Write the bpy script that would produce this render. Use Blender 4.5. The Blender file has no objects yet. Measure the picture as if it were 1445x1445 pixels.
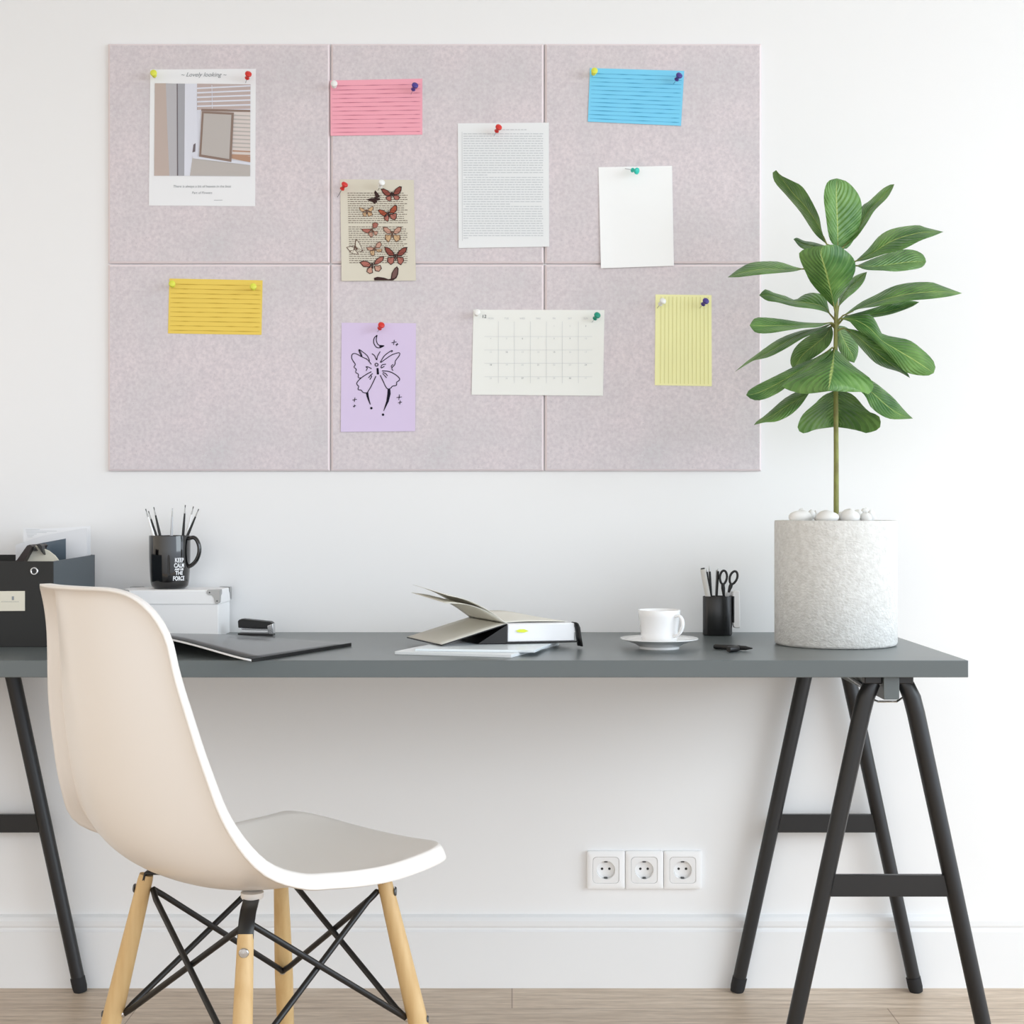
import bpy, math, random
from mathutils import Vector, Matrix
from mathutils.geometry import tessellate_polygon
random.seed(7)
SC = bpy.context.scene
COL = SC.collection

# ------------------------------------------------------------------ camera
F, CX, HY, CZ, CY = 2164.0, 722.5, 718.0, 0.998, -3.209
cd = bpy.data.cameras.new('camera'); cam = bpy.data.objects.new('camera', cd); COL.objects.link(cam)
cam.location = (0, CY, CZ); cam.rotation_euler = (math.pi/2, 0, 0)
cd.sensor_width = 36; cd.lens = F/1445*36; cd.shift_y = -(722.5-HY)/1445
cd.clip_start = .05
SC.camera = cam

# ------------------------------------------------------------------ world and lights
w = bpy.data.worlds.new('daylight'); SC.world = w; w.use_nodes = True
nt = w.node_tree; nt.nodes.clear()
out = nt.nodes.new('ShaderNodeOutputWorld'); bg = nt.nodes.new('ShaderNodeBackground')
tc = nt.nodes.new('ShaderNodeTexCoord'); sx = nt.nodes.new('ShaderNodeSeparateXYZ')
mr = nt.nodes.new('ShaderNodeMapRange'); mr.inputs[1].default_value = -.8; mr.inputs[2].default_value = .8
mx = nt.nodes.new('ShaderNodeMix'); mx.data_type = 'RGBA'
mx.inputs[6].default_value = (.515, .465, .40, 1); mx.inputs[7].default_value = (.865, .955, 1.075, 1)
nt.links.new(tc.outputs['Generated'], sx.inputs[0]); nt.links.new(sx.outputs[0], mr.inputs[0])
nt.links.new(mr.outputs[0], mx.inputs[0]); nt.links.new(mx.outputs[2], bg.inputs[0])
sz = nt.nodes.new('ShaderNodeMapRange'); sz.inputs[1].default_value = -.25; sz.inputs[2].default_value = .05
sz.inputs[3].default_value = .75; sz.inputs[4].default_value = 2.45
nt.links.new(sx.outputs[2], sz.inputs[0]); nt.links.new(sz.outputs[0], bg.inputs[1])
nt.links.new(bg.outputs[0], out.inputs[0])

def area(name, loc, target, sx_, sy_, power, color):
    l = bpy.data.lights.new(name, 'AREA'); l.shape = 'RECTANGLE'; l.size = sx_; l.size_y = sy_
    l.energy = power; l.color = color
    o = bpy.data.objects.new(name, l); COL.objects.link(o); o.location = loc
    o.rotation_euler = (Vector(target)-Vector(loc)).to_track_quat('-Z', 'Y').to_euler()
    return o
area('window_daylight', (3.55, -2.4, 2.0), (-.4, -.8, .5), 2.4, 1.9, 54, (.84, .95, 1.0))
SC.view_settings.view_transform = 'Standard'; SC.view_settings.look = 'None'
SC.view_settings.gamma = 1; SC.view_settings.exposure = 0.06
SC.view_settings.use_curve_mapping = False

# ------------------------------------------------------------------ helpers
def lin(c):
    r = []
    for v in c[:3]:
        v /= 255.0
        r.append(v/12.92 if v <= .04045 else ((v+.055)/1.055)**2.4)
    return (*r, 1)

def PX(px, py, y):
    d = y-CY; s = F/d
    return Vector(((px-CX)/s, y, CZ-(py-HY)/s))

def mat(name, rgb, rough=.5, metal=0, spec=.5, coat=0, bump=None, mottle=None, trans=0):
    m = bpy.data.materials.new(name); m.use_nodes = True
    n = m.node_tree; b = n.nodes['Principled BSDF']
    b.inputs['Base Color'].default_value = lin(rgb)
    b.inputs['Roughness'].default_value = rough; b.inputs['Metallic'].default_value = metal
    b.inputs['Specular IOR Level'].default_value = spec; b.inputs['Coat Weight'].default_value = coat
    t = n.nodes.new('ShaderNodeTexCoord')
    if mottle:
        # mottle = (other colour, scale, stretch xyz, contrast)
        c2, sc, st, amt = mottle
        mp = n.nodes.new('ShaderNodeMapping'); mp.inputs['Scale'].default_value = st
        no = n.nodes.new('ShaderNodeTexNoise'); no.inputs['Scale'].default_value = sc; no.inputs['Detail'].default_value = 6
        rp = n.nodes.new('ShaderNodeMapRange'); rp.inputs[1].default_value = .5-amt; rp.inputs[2].default_value = .5+amt
        x = n.nodes.new('ShaderNodeMix'); x.data_type = 'RGBA'
        x.inputs[6].default_value = lin(rgb); x.inputs[7].default_value = lin(c2)
        n.links.new(t.outputs['Object'], mp.inputs[0]); n.links.new(mp.outputs[0], no.inputs[0])
        n.links.new(no.outputs[0], rp.inputs[0]); n.links.new(rp.outputs[0], x.inputs[0]); n.links.new(x.outputs[2], b.inputs['Base Color'])
    if bump:
        sc, st, strength = bump
        mp = n.nodes.new('ShaderNodeMapping'); mp.inputs['Scale'].default_value = st
        no = n.nodes.new('ShaderNodeTexNoise'); no.inputs['Scale'].default_value = sc; no.inputs['Detail'].default_value = 5
        bu = n.nodes.new('ShaderNodeBump'); bu.inputs['Strength'].default_value = strength; bu.inputs['Distance'].default_value = .002
        n.links.new(t.outputs['Object'], mp.inputs[0]); n.links.new(mp.outputs[0], no.inputs[0])
        n.links.new(no.outputs[0], bu.inputs['Height']); n.links.new(bu.outputs[0], b.inputs['Normal'])
    return m

def origin_of(o):
    while o.parent: o = o.parent
    return Vector(o.location)

def tag(o, label=None, cat=None, group=None, kind=None):
    if label: o['label'] = label
    if cat: o['category'] = cat
    if group: o['group'] = group
    if kind: o['kind'] = kind
    return o

def thing(name, loc, label, cat, group=None):
    o = bpy.data.objects.new(name, None); o.empty_display_size = .05
    COL.objects.link(o); o.location = loc
    return tag(o, label, cat, group)

class MB:
    def __init__(s): s.v = []; s.f = []; s.m = []; s.at = {}
    def add(s, vs, fs, mi=0):
        b = len(s.v); s.v += [Vector(p) for p in vs]
        s.f += [tuple(b+i for i in f) for f in fs]; s.m += [mi]*len(fs)
        return s
    def box(s, x0, x1, y0, y1, z0, z1, mi=0):
        return s.add([(x0,y0,z0),(x1,y0,z0),(x1,y1,z0),(x0,y1,z0),(x0,y0,z1),(x1,y0,z1),(x1,y1,z1),(x0,y1,z1)],
                     [(0,3,2,1),(4,5,6,7),(0,1,5,4),(1,2,6,5),(2,3,7,6),(3,0,4,7)], mi)
    def hexa(s, bottom, top, mi=0):
        """bottom and top: four corners each, same order, counter-clockwise seen from above"""
        return s.add(list(bottom)+list(top), [(0,3,2,1),(4,5,6,7),(0,1,5,4),(1,2,6,5),(2,3,7,6),(3,0,4,7)], mi)
    def prism(s, poly, off, mi=0, both=True):
        poly = [Vector(p) for p in poly]; off = Vector(off); n = len(poly)
        tr = tessellate_polygon([poly])
        vs = poly+[p+off for p in poly]
        nrm = Vector((0,0,0))
        for i in range(n): nrm += (poly[i]-poly[0]).cross(poly[(i+1) % n]-poly[0])
        up = nrm.dot(off) > 0
        fs = []
        for t in tr:
            a, b, c = t
            tn = (poly[b]-poly[a]).cross(poly[c]-poly[a])
            if (tn.dot(off) > 0): fs += [(a+n,b+n,c+n)]+([(c,b,a)] if both else [])
            else: fs += [(c+n,b+n,a+n)]+([(a,b,c)] if both else [])
        for i in range(n):
            j = (i+1) % n
            fs.append((i,j,j+n,i+n) if up else (j,i,i+n,j+n))
        return s.add(vs, fs, mi)
    def tube(s, pts, rad, n=14, mi=0, caps=True, sq=None):
        pts = [Vector(p) for p in pts]
        if not hasattr(rad, '__len__'): rad = [rad]*len(pts)
        t0 = (pts[1]-pts[0]).normalized()
        ref = Vector((0,0,1)) if abs(t0.z) < .9 else Vector((1,0,0))
        u = t0.cross(ref).normalized(); vs = []; prev = t0
        for i, p in enumerate(pts):
            if i == 0: t = t0
            elif i == len(pts)-1: t = (pts[i]-pts[i-1]).normalized()
            else: t = ((pts[i+1]-p).normalized()+(p-pts[i-1]).normalized()).normalized()
            u = (u - t*u.dot(t)).normalized(); v = t.cross(u)
            for k in range(n):
                a = 2*math.pi*k/n
                q = u*math.cos(a)*rad[i]+v*math.sin(a)*rad[i]*(sq or 1)
                vs.append(p+q)
        fs = []
        for i in range(len(pts)-1):
            for k in range(n):
                a = i*n+k; b = i*n+(k+1) % n
                fs.append((a,b,b+n,a+n))
        if caps:
            fs.append(tuple(reversed(range(n)))); m = (len(pts)-1)*n; fs.append(tuple(range(m, m+n)))
        return s.add(vs, fs, mi)
    def lathe(s, prof, c, n=48, mi=0, axis=None, sxy=(1,1), close=False):
        c = Vector(c); R = Matrix.Identity(3) if axis is None else Vector((0,0,1)).rotation_difference(Vector(axis).normalized()).to_matrix()
        vs = []; fs = []
        for r, z in prof:
            for k in range(n):
                a = 2*math.pi*k/n
                vs.append(c+R @ Vector((max(r,1e-5)*math.cos(a)*sxy[0], max(r,1e-5)*math.sin(a)*sxy[1], z)))
        for i in range(len(prof)-1):
            for k in range(n):
                a = i*n+k; b = i*n+(k+1) % n
                fs.append((a,b,b+n,a+n))
        if prof[0][0] < 1e-4 or close: pass
        return s.add(vs, fs, mi)
    def grid(s, rows, mi=0, flip=False):
        n = len(rows[0]); vs = [p for r in rows for p in r]; fs = []
        for i in range(len(rows)-1):
            for k in range(n-1):
                a = i*n+k
                fs.append((a,a+n,a+n+1,a+1) if flip else (a,a+1,a+n+1,a+n))
        return s.add(vs, fs, mi)
    def build(s, name, mats, parent=None, loc=None, angle=35, bevel=0, solid=0, sub=0, seg=2, offset=0, attrs=None):
        org = origin_of(parent) if parent else Vector(loc if loc is not None else (0,0,0))
        me = bpy.data.meshes.new(name)
        me.from_pydata([v-org for v in s.v], [], s.f)
        if not isinstance(mats, (list, tuple)): mats = [mats]
        for m in mats: me.materials.append(m)
        me.polygons.foreach_set('material_index', s.m)
        me.polygons.foreach_set('use_smooth', [True]*len(s.f))
        if attrs:
            for k, vals in attrs.items():
                a = me.attributes.new(k, 'FLOAT', 'POINT'); a.data.foreach_set('value', vals)
        me.update()
        try: me.set_sharp_from_angle(angle=math.radians(angle))
        except Exception: pass
        o = bpy.data.objects.new(name, me); COL.objects.link(o)
        if parent: o.parent = parent
        else: o.location = org
        if solid:
            md = o.modifiers.new('s', 'SOLIDIFY'); md.thickness = solid; md.offset = offset
        if bevel:
            md = o.modifiers.new('b', 'BEVEL'); md.width = bevel; md.segments = seg; md.limit_method = 'ANGLE'; md.angle_limit = math.radians(40)
        if sub:
            md = o.modifiers.new('u', 'SUBSURF'); md.levels = sub; md.render_levels = sub
        return o

def text_tris(txt, size, shear=0, bold=0, space=1.0):
    """2D triangles of a text, centred on x, baseline at 0"""
    cu = bpy.data.curves.new('lettering', 'FONT'); cu.body = txt; cu.size = size; cu.align_x = 'CENTER'
    cu.shear = shear; cu.offset = bold; cu.space_character = space; cu.resolution_u = 3
    o = bpy.data.objects.new('lettering', cu); COL.objects.link(o)
    dg = bpy.context.evaluated_depsgraph_get(); ev = o.evaluated_get(dg)
    me = bpy.data.meshes.new_from_object(ev)
    vs = [(v.co.x, v.co.y) for v in me.vertices]; fs = [tuple(p.vertices) for p in me.polygons]
    bpy.data.objects.remove(o); bpy.data.meshes.remove(me); bpy.data.curves.remove(cu)
    return vs, fs

def catmull(pts, n):
    pts = [Vector(p) for p in pts]
    P = [pts[0]*2-pts[1]]+pts+[pts[-1]*2-pts[-2]]
    L = []
    for i in range(1, len(P)-2):
        for k in range(8):
            t = k/8; a, b, c, d = P[i-1], P[i], P[i+1], P[i+2]
            L.append(.5*((2*b)+(c-a)*t+(2*a-5*b+4*c-d)*t*t+(3*b-a-3*c+d)*t**3))
    L.append(pts[-1])
    cum = [0]
    for i in range(1, len(L)): cum.append(cum[-1]+(L[i]-L[i-1]).length)
    res = []
    j = 0
    for k in range(n):
        t = cum[-1]*k/(n-1)
        while j < len(L)-2 and cum[j+1] < t: j += 1
        f = (t-cum[j])/max(1e-9, cum[j+1]-cum[j])
        res.append(L[j].lerp(L[j+1], min(1, f)))
    return res

# ------------------------------------------------------------------ materials
M = {}
M['wall'] = mat('white_wall_paint', (244,244,244), .75, spec=.2)
M['trim'] = mat('white_trim_paint', (240,241,242), .45, spec=.4)
M['desk'] = mat('grey_desk_laminate', (97,104,105), .3, spec=.5)
M['black_metal'] = mat('black_painted_steel', (27,27,28), .38, spec=.5)
M['black'] = mat('black_plastic', (22,22,23), .4)
M['gloss_black'] = mat('gloss_black_ceramic', (10,10,11), .08, coat=.6)
M['rubber'] = mat('black_rubber', (26,26,28), .7)
M['chrome'] = mat('polished_metal', (205,207,210), .22, metal=1)
M['dark_metal'] = mat('dark_hardware', (92,94,95), .4, metal=.6)
M['shell'] = mat('white_moulded_plastic', (241,236,230), .3, spec=.45)
M['white'] = mat('matt_white', (251,251,251), .5)
M['ceramic'] = mat('white_porcelain', (244,244,244), .15, coat=.4)
M['beech'] = mat('pale_beech', (216,186,136), .45, mottle=((200,164,110), 14, (6,6,.5), .25))
M['paper'] = mat('white_paper', (242,243,245), .8, spec=.15)
M['cream'] = mat('cream_paper', (226,221,205), .8, spec=.1)
M['grey_paper'] = mat('pale_grey_paper', (214,212,203), .8, spec=.1)
M['ink'] = mat('ink_black', (30,28,42), .8, spec=.1)
M['ink_grey'] = mat('ink_grey', (150,154,158), .8, spec=.1)
M['ink_pale'] = mat('ink_pale', (205,208,210), .8, spec=.1)
M['ink_brown'] = mat('ink_brown', (126,114,102), .8, spec=.1)
M['silver'] = mat('satin_silver', (176,176,175), .35, metal=.8)
M['charcoal'] = mat('charcoal_board', (31,31,30), .6)
M['slate'] = mat('slate_board', (82,90,95), .55)

def felt():
    m = bpy.data.materials.new('blush_grey_felt'); m.use_nodes = True; n = m.node_tree; b = n.nodes['Principled BSDF']
    b.inputs['Roughness'].default_value = .95; b.inputs['Specular IOR Level'].default_value = .1
    t = n.nodes.new('ShaderNodeTexCoord')
    def noise(scale, det, lo, hi, st=(1,1,1)):
        mp = n.nodes.new('ShaderNodeMapping'); mp.inputs['Scale'].default_value = st
        no = n.nodes.new('ShaderNodeTexNoise'); no.inputs['Scale'].default_value = scale; no.inputs['Detail'].default_value = det
        r = n.nodes.new('ShaderNodeMapRange'); r.inputs[1].default_value = lo; r.inputs[2].default_value = hi
        n.links.new(t.outputs['Object'], mp.inputs[0]); n.links.new(mp.outputs[0], no.inputs[0]); n.links.new(no.outputs[0], r.inputs[0])
        return r.outputs[0], no.outputs[0]
    def mix(a, c, f):
        x = n.nodes.new('ShaderNodeMix'); x.data_type = 'RGBA'
        for i, q in ((6, a), (7, c)):
            if isinstance(q, tuple): x.inputs[i].default_value = q
            else: n.links.new(q, x.inputs[i])
        n.links.new(f, x.inputs[0]); return x.outputs[2]
    big, _ = noise(7, 4, .4, .75)
    fine, fr = noise(150, 6, .3, .8)
    speck, _ = noise(330, 3, .62, .8)
    c = mix(lin((230,220,223)), lin((216,213,215)), big)
    c = mix(c, lin((206,197,202)), fine)
    c2 = mix(c, lin((186,178,184)), speck)
    n.links.new(c2, b.inputs['Base Color'])
    bu = n.nodes.new('ShaderNodeBump'); bu.inputs['Strength'].default_value = .25; bu.inputs['Distance'].default_value = .001
    n.links.new(fr, bu.inputs['Height']); n.links.new(bu.outputs[0], b.inputs['Normal'])
    return m
M['felt'] = felt()
M['felt_edge'] = mat('cut_felt_edge', (236,224,226), .95, spec=.1)

def oak():
    m = bpy.data.materials.new('pale_oak_boards'); m.use_nodes = True; n = m.node_tree; b = n.nodes['Principled BSDF']
    b.inputs['Roughness'].default_value = .42
    t = n.nodes.new('ShaderNodeTexCoord')
    mp = n.nodes.new('ShaderNodeMapping'); mp.inputs['Scale'].default_value = (1.2, 16, 1)
    no = n.nodes.new('ShaderNodeTexNoise'); no.inputs['Scale'].default_value = 5; no.inputs['Detail'].default_value = 10; no.inputs['Distortion'].default_value = .6
    cr = n.nodes.new('ShaderNodeValToRGB'); e = cr.color_ramp.elements
    e[0].position = .3; e[0].color = lin((186,164,142)); e[1].position = .72; e[1].color = lin((226,208,188))
    x = e.new(.5); x.color = lin((208,188,166))
    mp2 = n.nodes.new('ShaderNodeMapping'); mp2.inputs['Scale'].default_value = (6, 90, 1)
    n2 = n.nodes.new('ShaderNodeTexNoise'); n2.inputs['Scale'].default_value = 5; n2.inputs['Detail'].default_value = 4
    r2 = n.nodes.new('ShaderNodeMapRange'); r2.inputs[1].default_value = .35; r2.inputs[2].default_value = .65; r2.inputs[3].default_value = .86; r2.inputs[4].default_value = 1.08
    br = n.nodes.new('ShaderNodeTexBrick'); br.inputs['Scale'].default_value = 1; br.inputs['Brick Width'].default_value = 1.5
    br.inputs['Row Height'].default_value = .145; br.inputs['Mortar Size'].default_value = .0012
    br.inputs['Color1'].default_value = (1,1,1,1); br.inputs['Color2'].default_value = (.9,.89,.88,1); br.inputs['Mortar'].default_value = (.5,.45,.42,1)
    m1 = n.nodes.new('ShaderNodeMix'); m1.data_type = 'RGBA'; m1.blend_type = 'MULTIPLY'; m1.inputs[0].default_value = 1
    m2 = n.nodes.new('ShaderNodeMix'); m2.data_type = 'RGBA'; m2.blend_type = 'MULTIPLY'; m2.inputs[0].default_value = 1
    L = n.links.new
    L(t.outputs['Object'], mp.inputs[0]); L(mp.outputs[0], no.inputs[0]); L(no.outputs[0], cr.inputs[0])
    L(t.outputs['Object'], mp2.inputs[0]); L(mp2.outputs[0], n2.inputs[0]); L(n2.outputs[0], r2.inputs[0])
    L(t.outputs['Object'], br.inputs[0]); L(cr.outputs[0], m1.inputs[6]); L(r2.outputs[0], m1.inputs[7])
    L(m1.outputs[2], m2.inputs[6]); L(br.outputs[0], m2.inputs[7]); L(m2.outputs[2], b.inputs['Base Color'])
    return m
M['oak'] = oak()

# ------------------------------------------------------------------ the room
tag(MB().box(-3.2, 3.2, 0, .1, 0, 2.7).build('wall_back', M['wall']), kind='structure')
tag(MB().box(-3.2, 3.2, -4.6, .1, -.05, 0).build('floor', M['oak']), kind='structure')
tag(MB().box(-3.2, 3.2, -4.6, .1, 2.7, 2.75).build('ceiling', M['wall']), kind='structure')
prof = [(0,0),(-.017,0),(-.017,.117),(-.0135,.121),(-.0125,.124),(-.0150,.129),(-.0150,.139),(-.011,.146),(-.004,.150),(0,.150)]
b = MB(); b.add([(-3.2,y,z) for y,z in prof]+[(3.2,y,z) for y,z in prof],
    [(i, i+1, i+1+len(prof), i+len(prof)) for i in range(len(prof)-1)])
tag(b.build('baseboard_back', M['trim'], angle=20), kind='structure')

# ------------------------------------------------------------------ felt pin board tiles
xs = [(152.5,465.2),(467.2,767.2),(769.2,1074.5)]; zs = [(61.5,371.2),(373.2,664.5)]
names = [['top left', 'top middle', 'top right'], ['bottom left', 'bottom middle', 'bottom right']]
holds = [['holding the photo print', 'holding the pink card', 'behind the blue card'],
         ['holding only the mustard card', 'holding the lilac drawing', 'holding the pale yellow card']]
TD = .009
for j, (za, zb) in enumerate(zs):
    for i, (xa, xb) in enumerate(xs):
        a = PX(xa, za, -TD); c = PX(xb, zb, -TD)
        x0, x1, z1, z0 = a.x, c.x, a.z, c.z
        e = .0038
        m = MB()
        m.add([(x0,-.001,z0),(x1,-.001,z0),(x1,-.001,z1),(x0,-.001,z1),(x0,-TD+.003,z0),(x1,-TD+.003,z0),(x1,-TD+.003,z1),(x0,-TD+.003,z1)],
              [(0,1,5,4),(1,2,6,5),(2,3,7,6),(3,0,4,7),(3,2,1,0)], 1)
        m.add([(x0,-TD+.003,z0),(x1,-TD+.003,z0),(x1,-TD+.003,z1),(x0,-TD+.003,z1),(x0+e,-TD,z0+e),(x1-e,-TD,z0+e),(x1-e,-TD,z1-e),(x0+e,-TD,z1-e)],
              [(0,1,5,4),(1,2,6,5),(2,3,7,6),(3,0,4,7)], 1)
        m.add([(x0+e,-TD,z0+e),(x1-e,-TD,z0+e),(x1-e,-TD,z1-e),(x0+e,-TD,z1-e)], [(0,1,2,3)], 0)
        o = m.build('felt_tile', [M['felt'], M['felt_edge']], loc=(x0, 0, z0), angle=10)
        tag(o, 'blush felt tile, %s of six, %s' % (names[j][i], holds[j][i]), 'felt tile', 'felt tiles of the pin board')

# ------------------------------------------------------------------ papers
PY = -TD-.0008
PT = .0005
class Paper(MB):
    """quad of paper given in picture positions at its real depth, with printed marks as further faces"""
    def __init__(s, q, curl=(0,0,0,0), y=PY, n=10):
        super().__init__(); s.y = y; s.q = [Vector(p) for p in q]; s.curl = curl
        rows = []
        for j in range(n+1):
            rows.append([s.at_uv(i/n, j/n, 0) for i in range(n+1)])
        s.grid(rows, 0)
        back = [[p+Vector((0, PT, 0)) for p in r] for r in rows]
        s.grid(back, 0, flip=True)
        k = n+1
        ring = [(0,i) for i in range(k)]+[(j,n) for j in range(1,k)]+[(n,i) for i in range(n-1,-1,-1)]+[(j,0) for j in range(n-1,0,-1)]
        off = k*k
        for a in range(len(ring)):
            r1 = ring[a]; r2 = ring[(a+1) % len(ring)]
            i1 = r1[0]*k+r1[1]; i2 = r2[0]*k+r2[1]
            s.f.append((i2, i1, i1+off, i2+off)); s.m.append(0)
    def at_uv(s, u, v, lift=.0):
        a, b, c, d = s.q
        p = (a*(1-u)+b*u)*(1-v)+(d*(1-u)+c*u)*v
        cu = s.curl[0]*(1-u)*(1-v)+s.curl[1]*u*(1-v)+s.curl[2]*u*v+s.curl[3]*(1-u)*v
        k = max(abs(2*u-1), abs(2*v-1))**4
        return PX(p.x, p.y, s.y-cu*k-lift)
    def uv(s, px, py):
        a, b, c, d = s.q
        v = .5; u = .5
        for _ in range(6):
            l = a*(1-v)+d*v; r = b*(1-v)+c*v; u = (px-l.x)/(r.x-l.x)
            t = a*(1-u)+b*u; bo = d*(1-u)+c*u; v = (py-t.y)/(bo.y-t.y)
        return u, v
    def p(s, px, py, lift=.00035):
        u, v = s.uv(px, py); return s.at_uv(u, v, lift*2)
    def poly(s, pts, mi, lift=.00035):
        P = [s.p(x, y, lift) for x, y in pts]
        fs = []
        for a, b, c in tessellate_polygon([P]):
            nn = (P[b]-P[a]).cross(P[c]-P[a])
            fs.append((a,b,c) if nn.y < 0 else (c,b,a))
        s.add(P, fs, mi)
    def line(s, pts, w, mi, lift=.00035):
        pts = [Vector((*p, 0)) if len(p) == 2 else p for p in pts]
        ws = w if hasattr(w, '__len__') else [w]*len(pts)
        L = []; R = []
        for i, p in enumerate(pts):
            t = (pts[min(i+1,len(pts)-1)]-pts[max(i-1,0)]); t.normalize()
            n = Vector((-t.y, t.x, 0))*ws[i]/2
            L.append(p+n); R.append(p-n)
        for i in range(len(pts)-1):
            s.poly([(L[i].x,L[i].y),(L[i+1].x,L[i+1].y),(R[i+1].x,R[i+1].y),(R[i].x,R[i].y)], mi, lift)
    def curve(s, pts, w, mi, n=None):
        c = catmull([Vector((x, y, 0)) for x, y in pts], n or 5*len(pts))
        if hasattr(w, '__len__'):
            ws = [w[0]+(w[1]-w[0])*math.sin(math.pi*min(1, i/(len(c)-1)*1.0)) for i in range(len(c))]
        else: ws = w
        s.line(c, ws, mi)
    def text(s, txt, cx, cy, size, mi, shear=0, bold=0, sq=1, space=1.0):
        vs, fs = text_tris(txt, size, shear, bold, space)
        P = [s.p(cx+x*sq, cy-y, .0004) for x, y in vs]
        ff = []
        for f in fs:
            nn = (P[f[1]]-P[f[0]]).cross(P[f[2]]-P[f[0]])
            ff.append(f if nn.y < 0 else tuple(reversed(f)))
        s.add(P, ff, mi)

def words(pp, x0, x1, y, h, mi, gap=1.6, lo=3, hi=9, slope=0, last=1.0):
    """a row of illegible print, as small dashes"""
    x = x0
    end = x0+(x1-x0)*last
    while x < end-1.5:
        wd = min(random.uniform(lo, hi), end-x)
        k = slope*(x-x0)
        pp.poly([(x,y-h/2+k),(x+wd,y-h/2+k),(x+wd,y+h/2+k),(x,y+h/2+k)], mi)
        x += wd+gap
def fin(pp, name, mats, label, cat, group=None):
    c = pp.at_uv(.5, 1, 0)
    return tag(pp.build(name, mats, loc=(c.x, 0, c.z)), label, cat, group)

C = lambda n, c: mat(n, c, .8, spec=.12)
# photo print
p = Paper([(212,98),(361,97),(360,291),(210,290)])
pm = [M['paper'], C('print_beige',(196,180,172)), C('print_grey',(172,172,178)), C('print_light',(222,224,234)), C('print_blind',(196,180,176)),
      C('print_blind_light',(222,212,208)), C('print_brown',(150,130,120)), C('print_mirror',(192,186,182)), M['ink_grey'], C('print_curtain',(190,188,192)),
      C('print_white',(226,228,238)), C('print_line',(120,112,116)), C('print_warm',(186,150,128))]
p.poly([(218.5,117.5),(353.5,119),(353,248.5),(217.5,248)], 3, .0002)
p.poly([(218.5,117.5),(234,117.5),(236,180),(239,248),(217.5,248)], 1)
p.poly([(234,117.5),(250,118),(250,248),(239,248),(236,180)], 9)
p.poly([(250,118),(261,118),(260,248),(250,248)], 2)
p.poly([(249.4,118),(250.8,118),(251.4,248),(249.8,248)], 11, .0005)
p.poly([(261,118),(278,118),(279,217),(270,248),(260,248)], 10)
p.poly([(278,118),(353.5,119),(353.2,156),(278,156)], 4)
p.poly([(284,156.3),(353.2,156.8),(353.2,229),(282,218)], 5)
for k in range(6):
    yy = 124+k*6.3
    p.poly([(278,yy-1+.6),(353.3,yy-4+.4*k),(353.3,yy-1.8+.4*k),(278,yy+1.2+.6)], 10, .0005)
p.poly([(284,153.5),(353.2,155),(353.2,158),(284,156.8)], 6, .0006)
for k in range(11):
    yy = 161.5+k*5.6
    p.poly([(328,yy),(353.2,yy+1.2),(353.2,yy+3),(328,yy+2)], 7 if k < 9 else 12, .0005)
p.line([(299,120),(299.5,153)], .9, 10, .0008)
p.poly([(285,157),(330,159),(326.5,228.5),(281,221)], 6, .0012)
p.poly([(287.5,160),(326.5,162),(323.5,224.5),(284,218)], 7, .0015)
p.poly([(324,217),(353.2,221),(353.2,229),(325,223)], 12, .0006)
p.poly([(272,220),(281,222),(353,231),(353,248.5),(268,248)], 7, .0005)
p.poly([(272,218.5),(281,221),(353,229.5),(353,233),(272,223.5)], 10, .0009)
p.poly([(273,204),(276,202),(275.5,214),(271.5,215)], 11, .0006)
p.text('~ Lovely looking ~', 287, 108, 8.5, 8, shear=.35)
p.text('There is always a bit of heaven in the best', 285, 264.5, 4.8, 8, shear=.2)
p.text('Part of Flowers', 285, 273.5, 4.6, 8, shear=.2)
p.line([(302,282.4),(314,282.3)], .5, 8)
fin(p, 'photo_print', pm, 'white bordered photo print of a mirror and blinds, on the top left tile', 'photo')

def ruled(q, color, lcolor, name, label, vertical=False, curl=(0,0,0,0), nl=12, seed=1, full=False):
    random.seed(seed)
    p = Paper(q, curl)
    a, b, c, d = [Vector(t) for t in q]
    for k in range(nl):
        t = .10+.84*k/(nl-1)
        if vertical:
            s0, s1 = a.lerp(b, t), d.lerp(c, t)
            p.line([(*s0.lerp(s1,.02),0), (*s0.lerp(s1,.98),0)] if False else [tuple(s0.lerp(s1,.02)), tuple(s0.lerp(s1,.98))], .8, 1)
        else:
            s0, s1 = a.lerp(d, t), b.lerp(c, t)
            x = random.uniform(0, .12)
            if full: p.line([tuple(s0.lerp(s1,.01)), tuple(s0.lerp(s1,.99))], .6, 1); continue
            p.line([tuple(s0.lerp(s1,.02)), tuple(s0.lerp(s1,.98))], .35, 1)
            while x < .93:
                l = min(random.uniform(.12,.3), .985-x)
                p.line([tuple(s0.lerp(s1,x)), tuple(s0.lerp(s1,x+l/2)), tuple(s0.lerp(s1,min(.98,x+l)))], [.3,1.0,.3], 1, .0004)
                x += l+random.uniform(.05,.2)
    return fin(p, name, [C(name+'_stock_%d' % seed, color), C(name+'_rule_%d' % seed, lcolor)], label, 'card')

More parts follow.
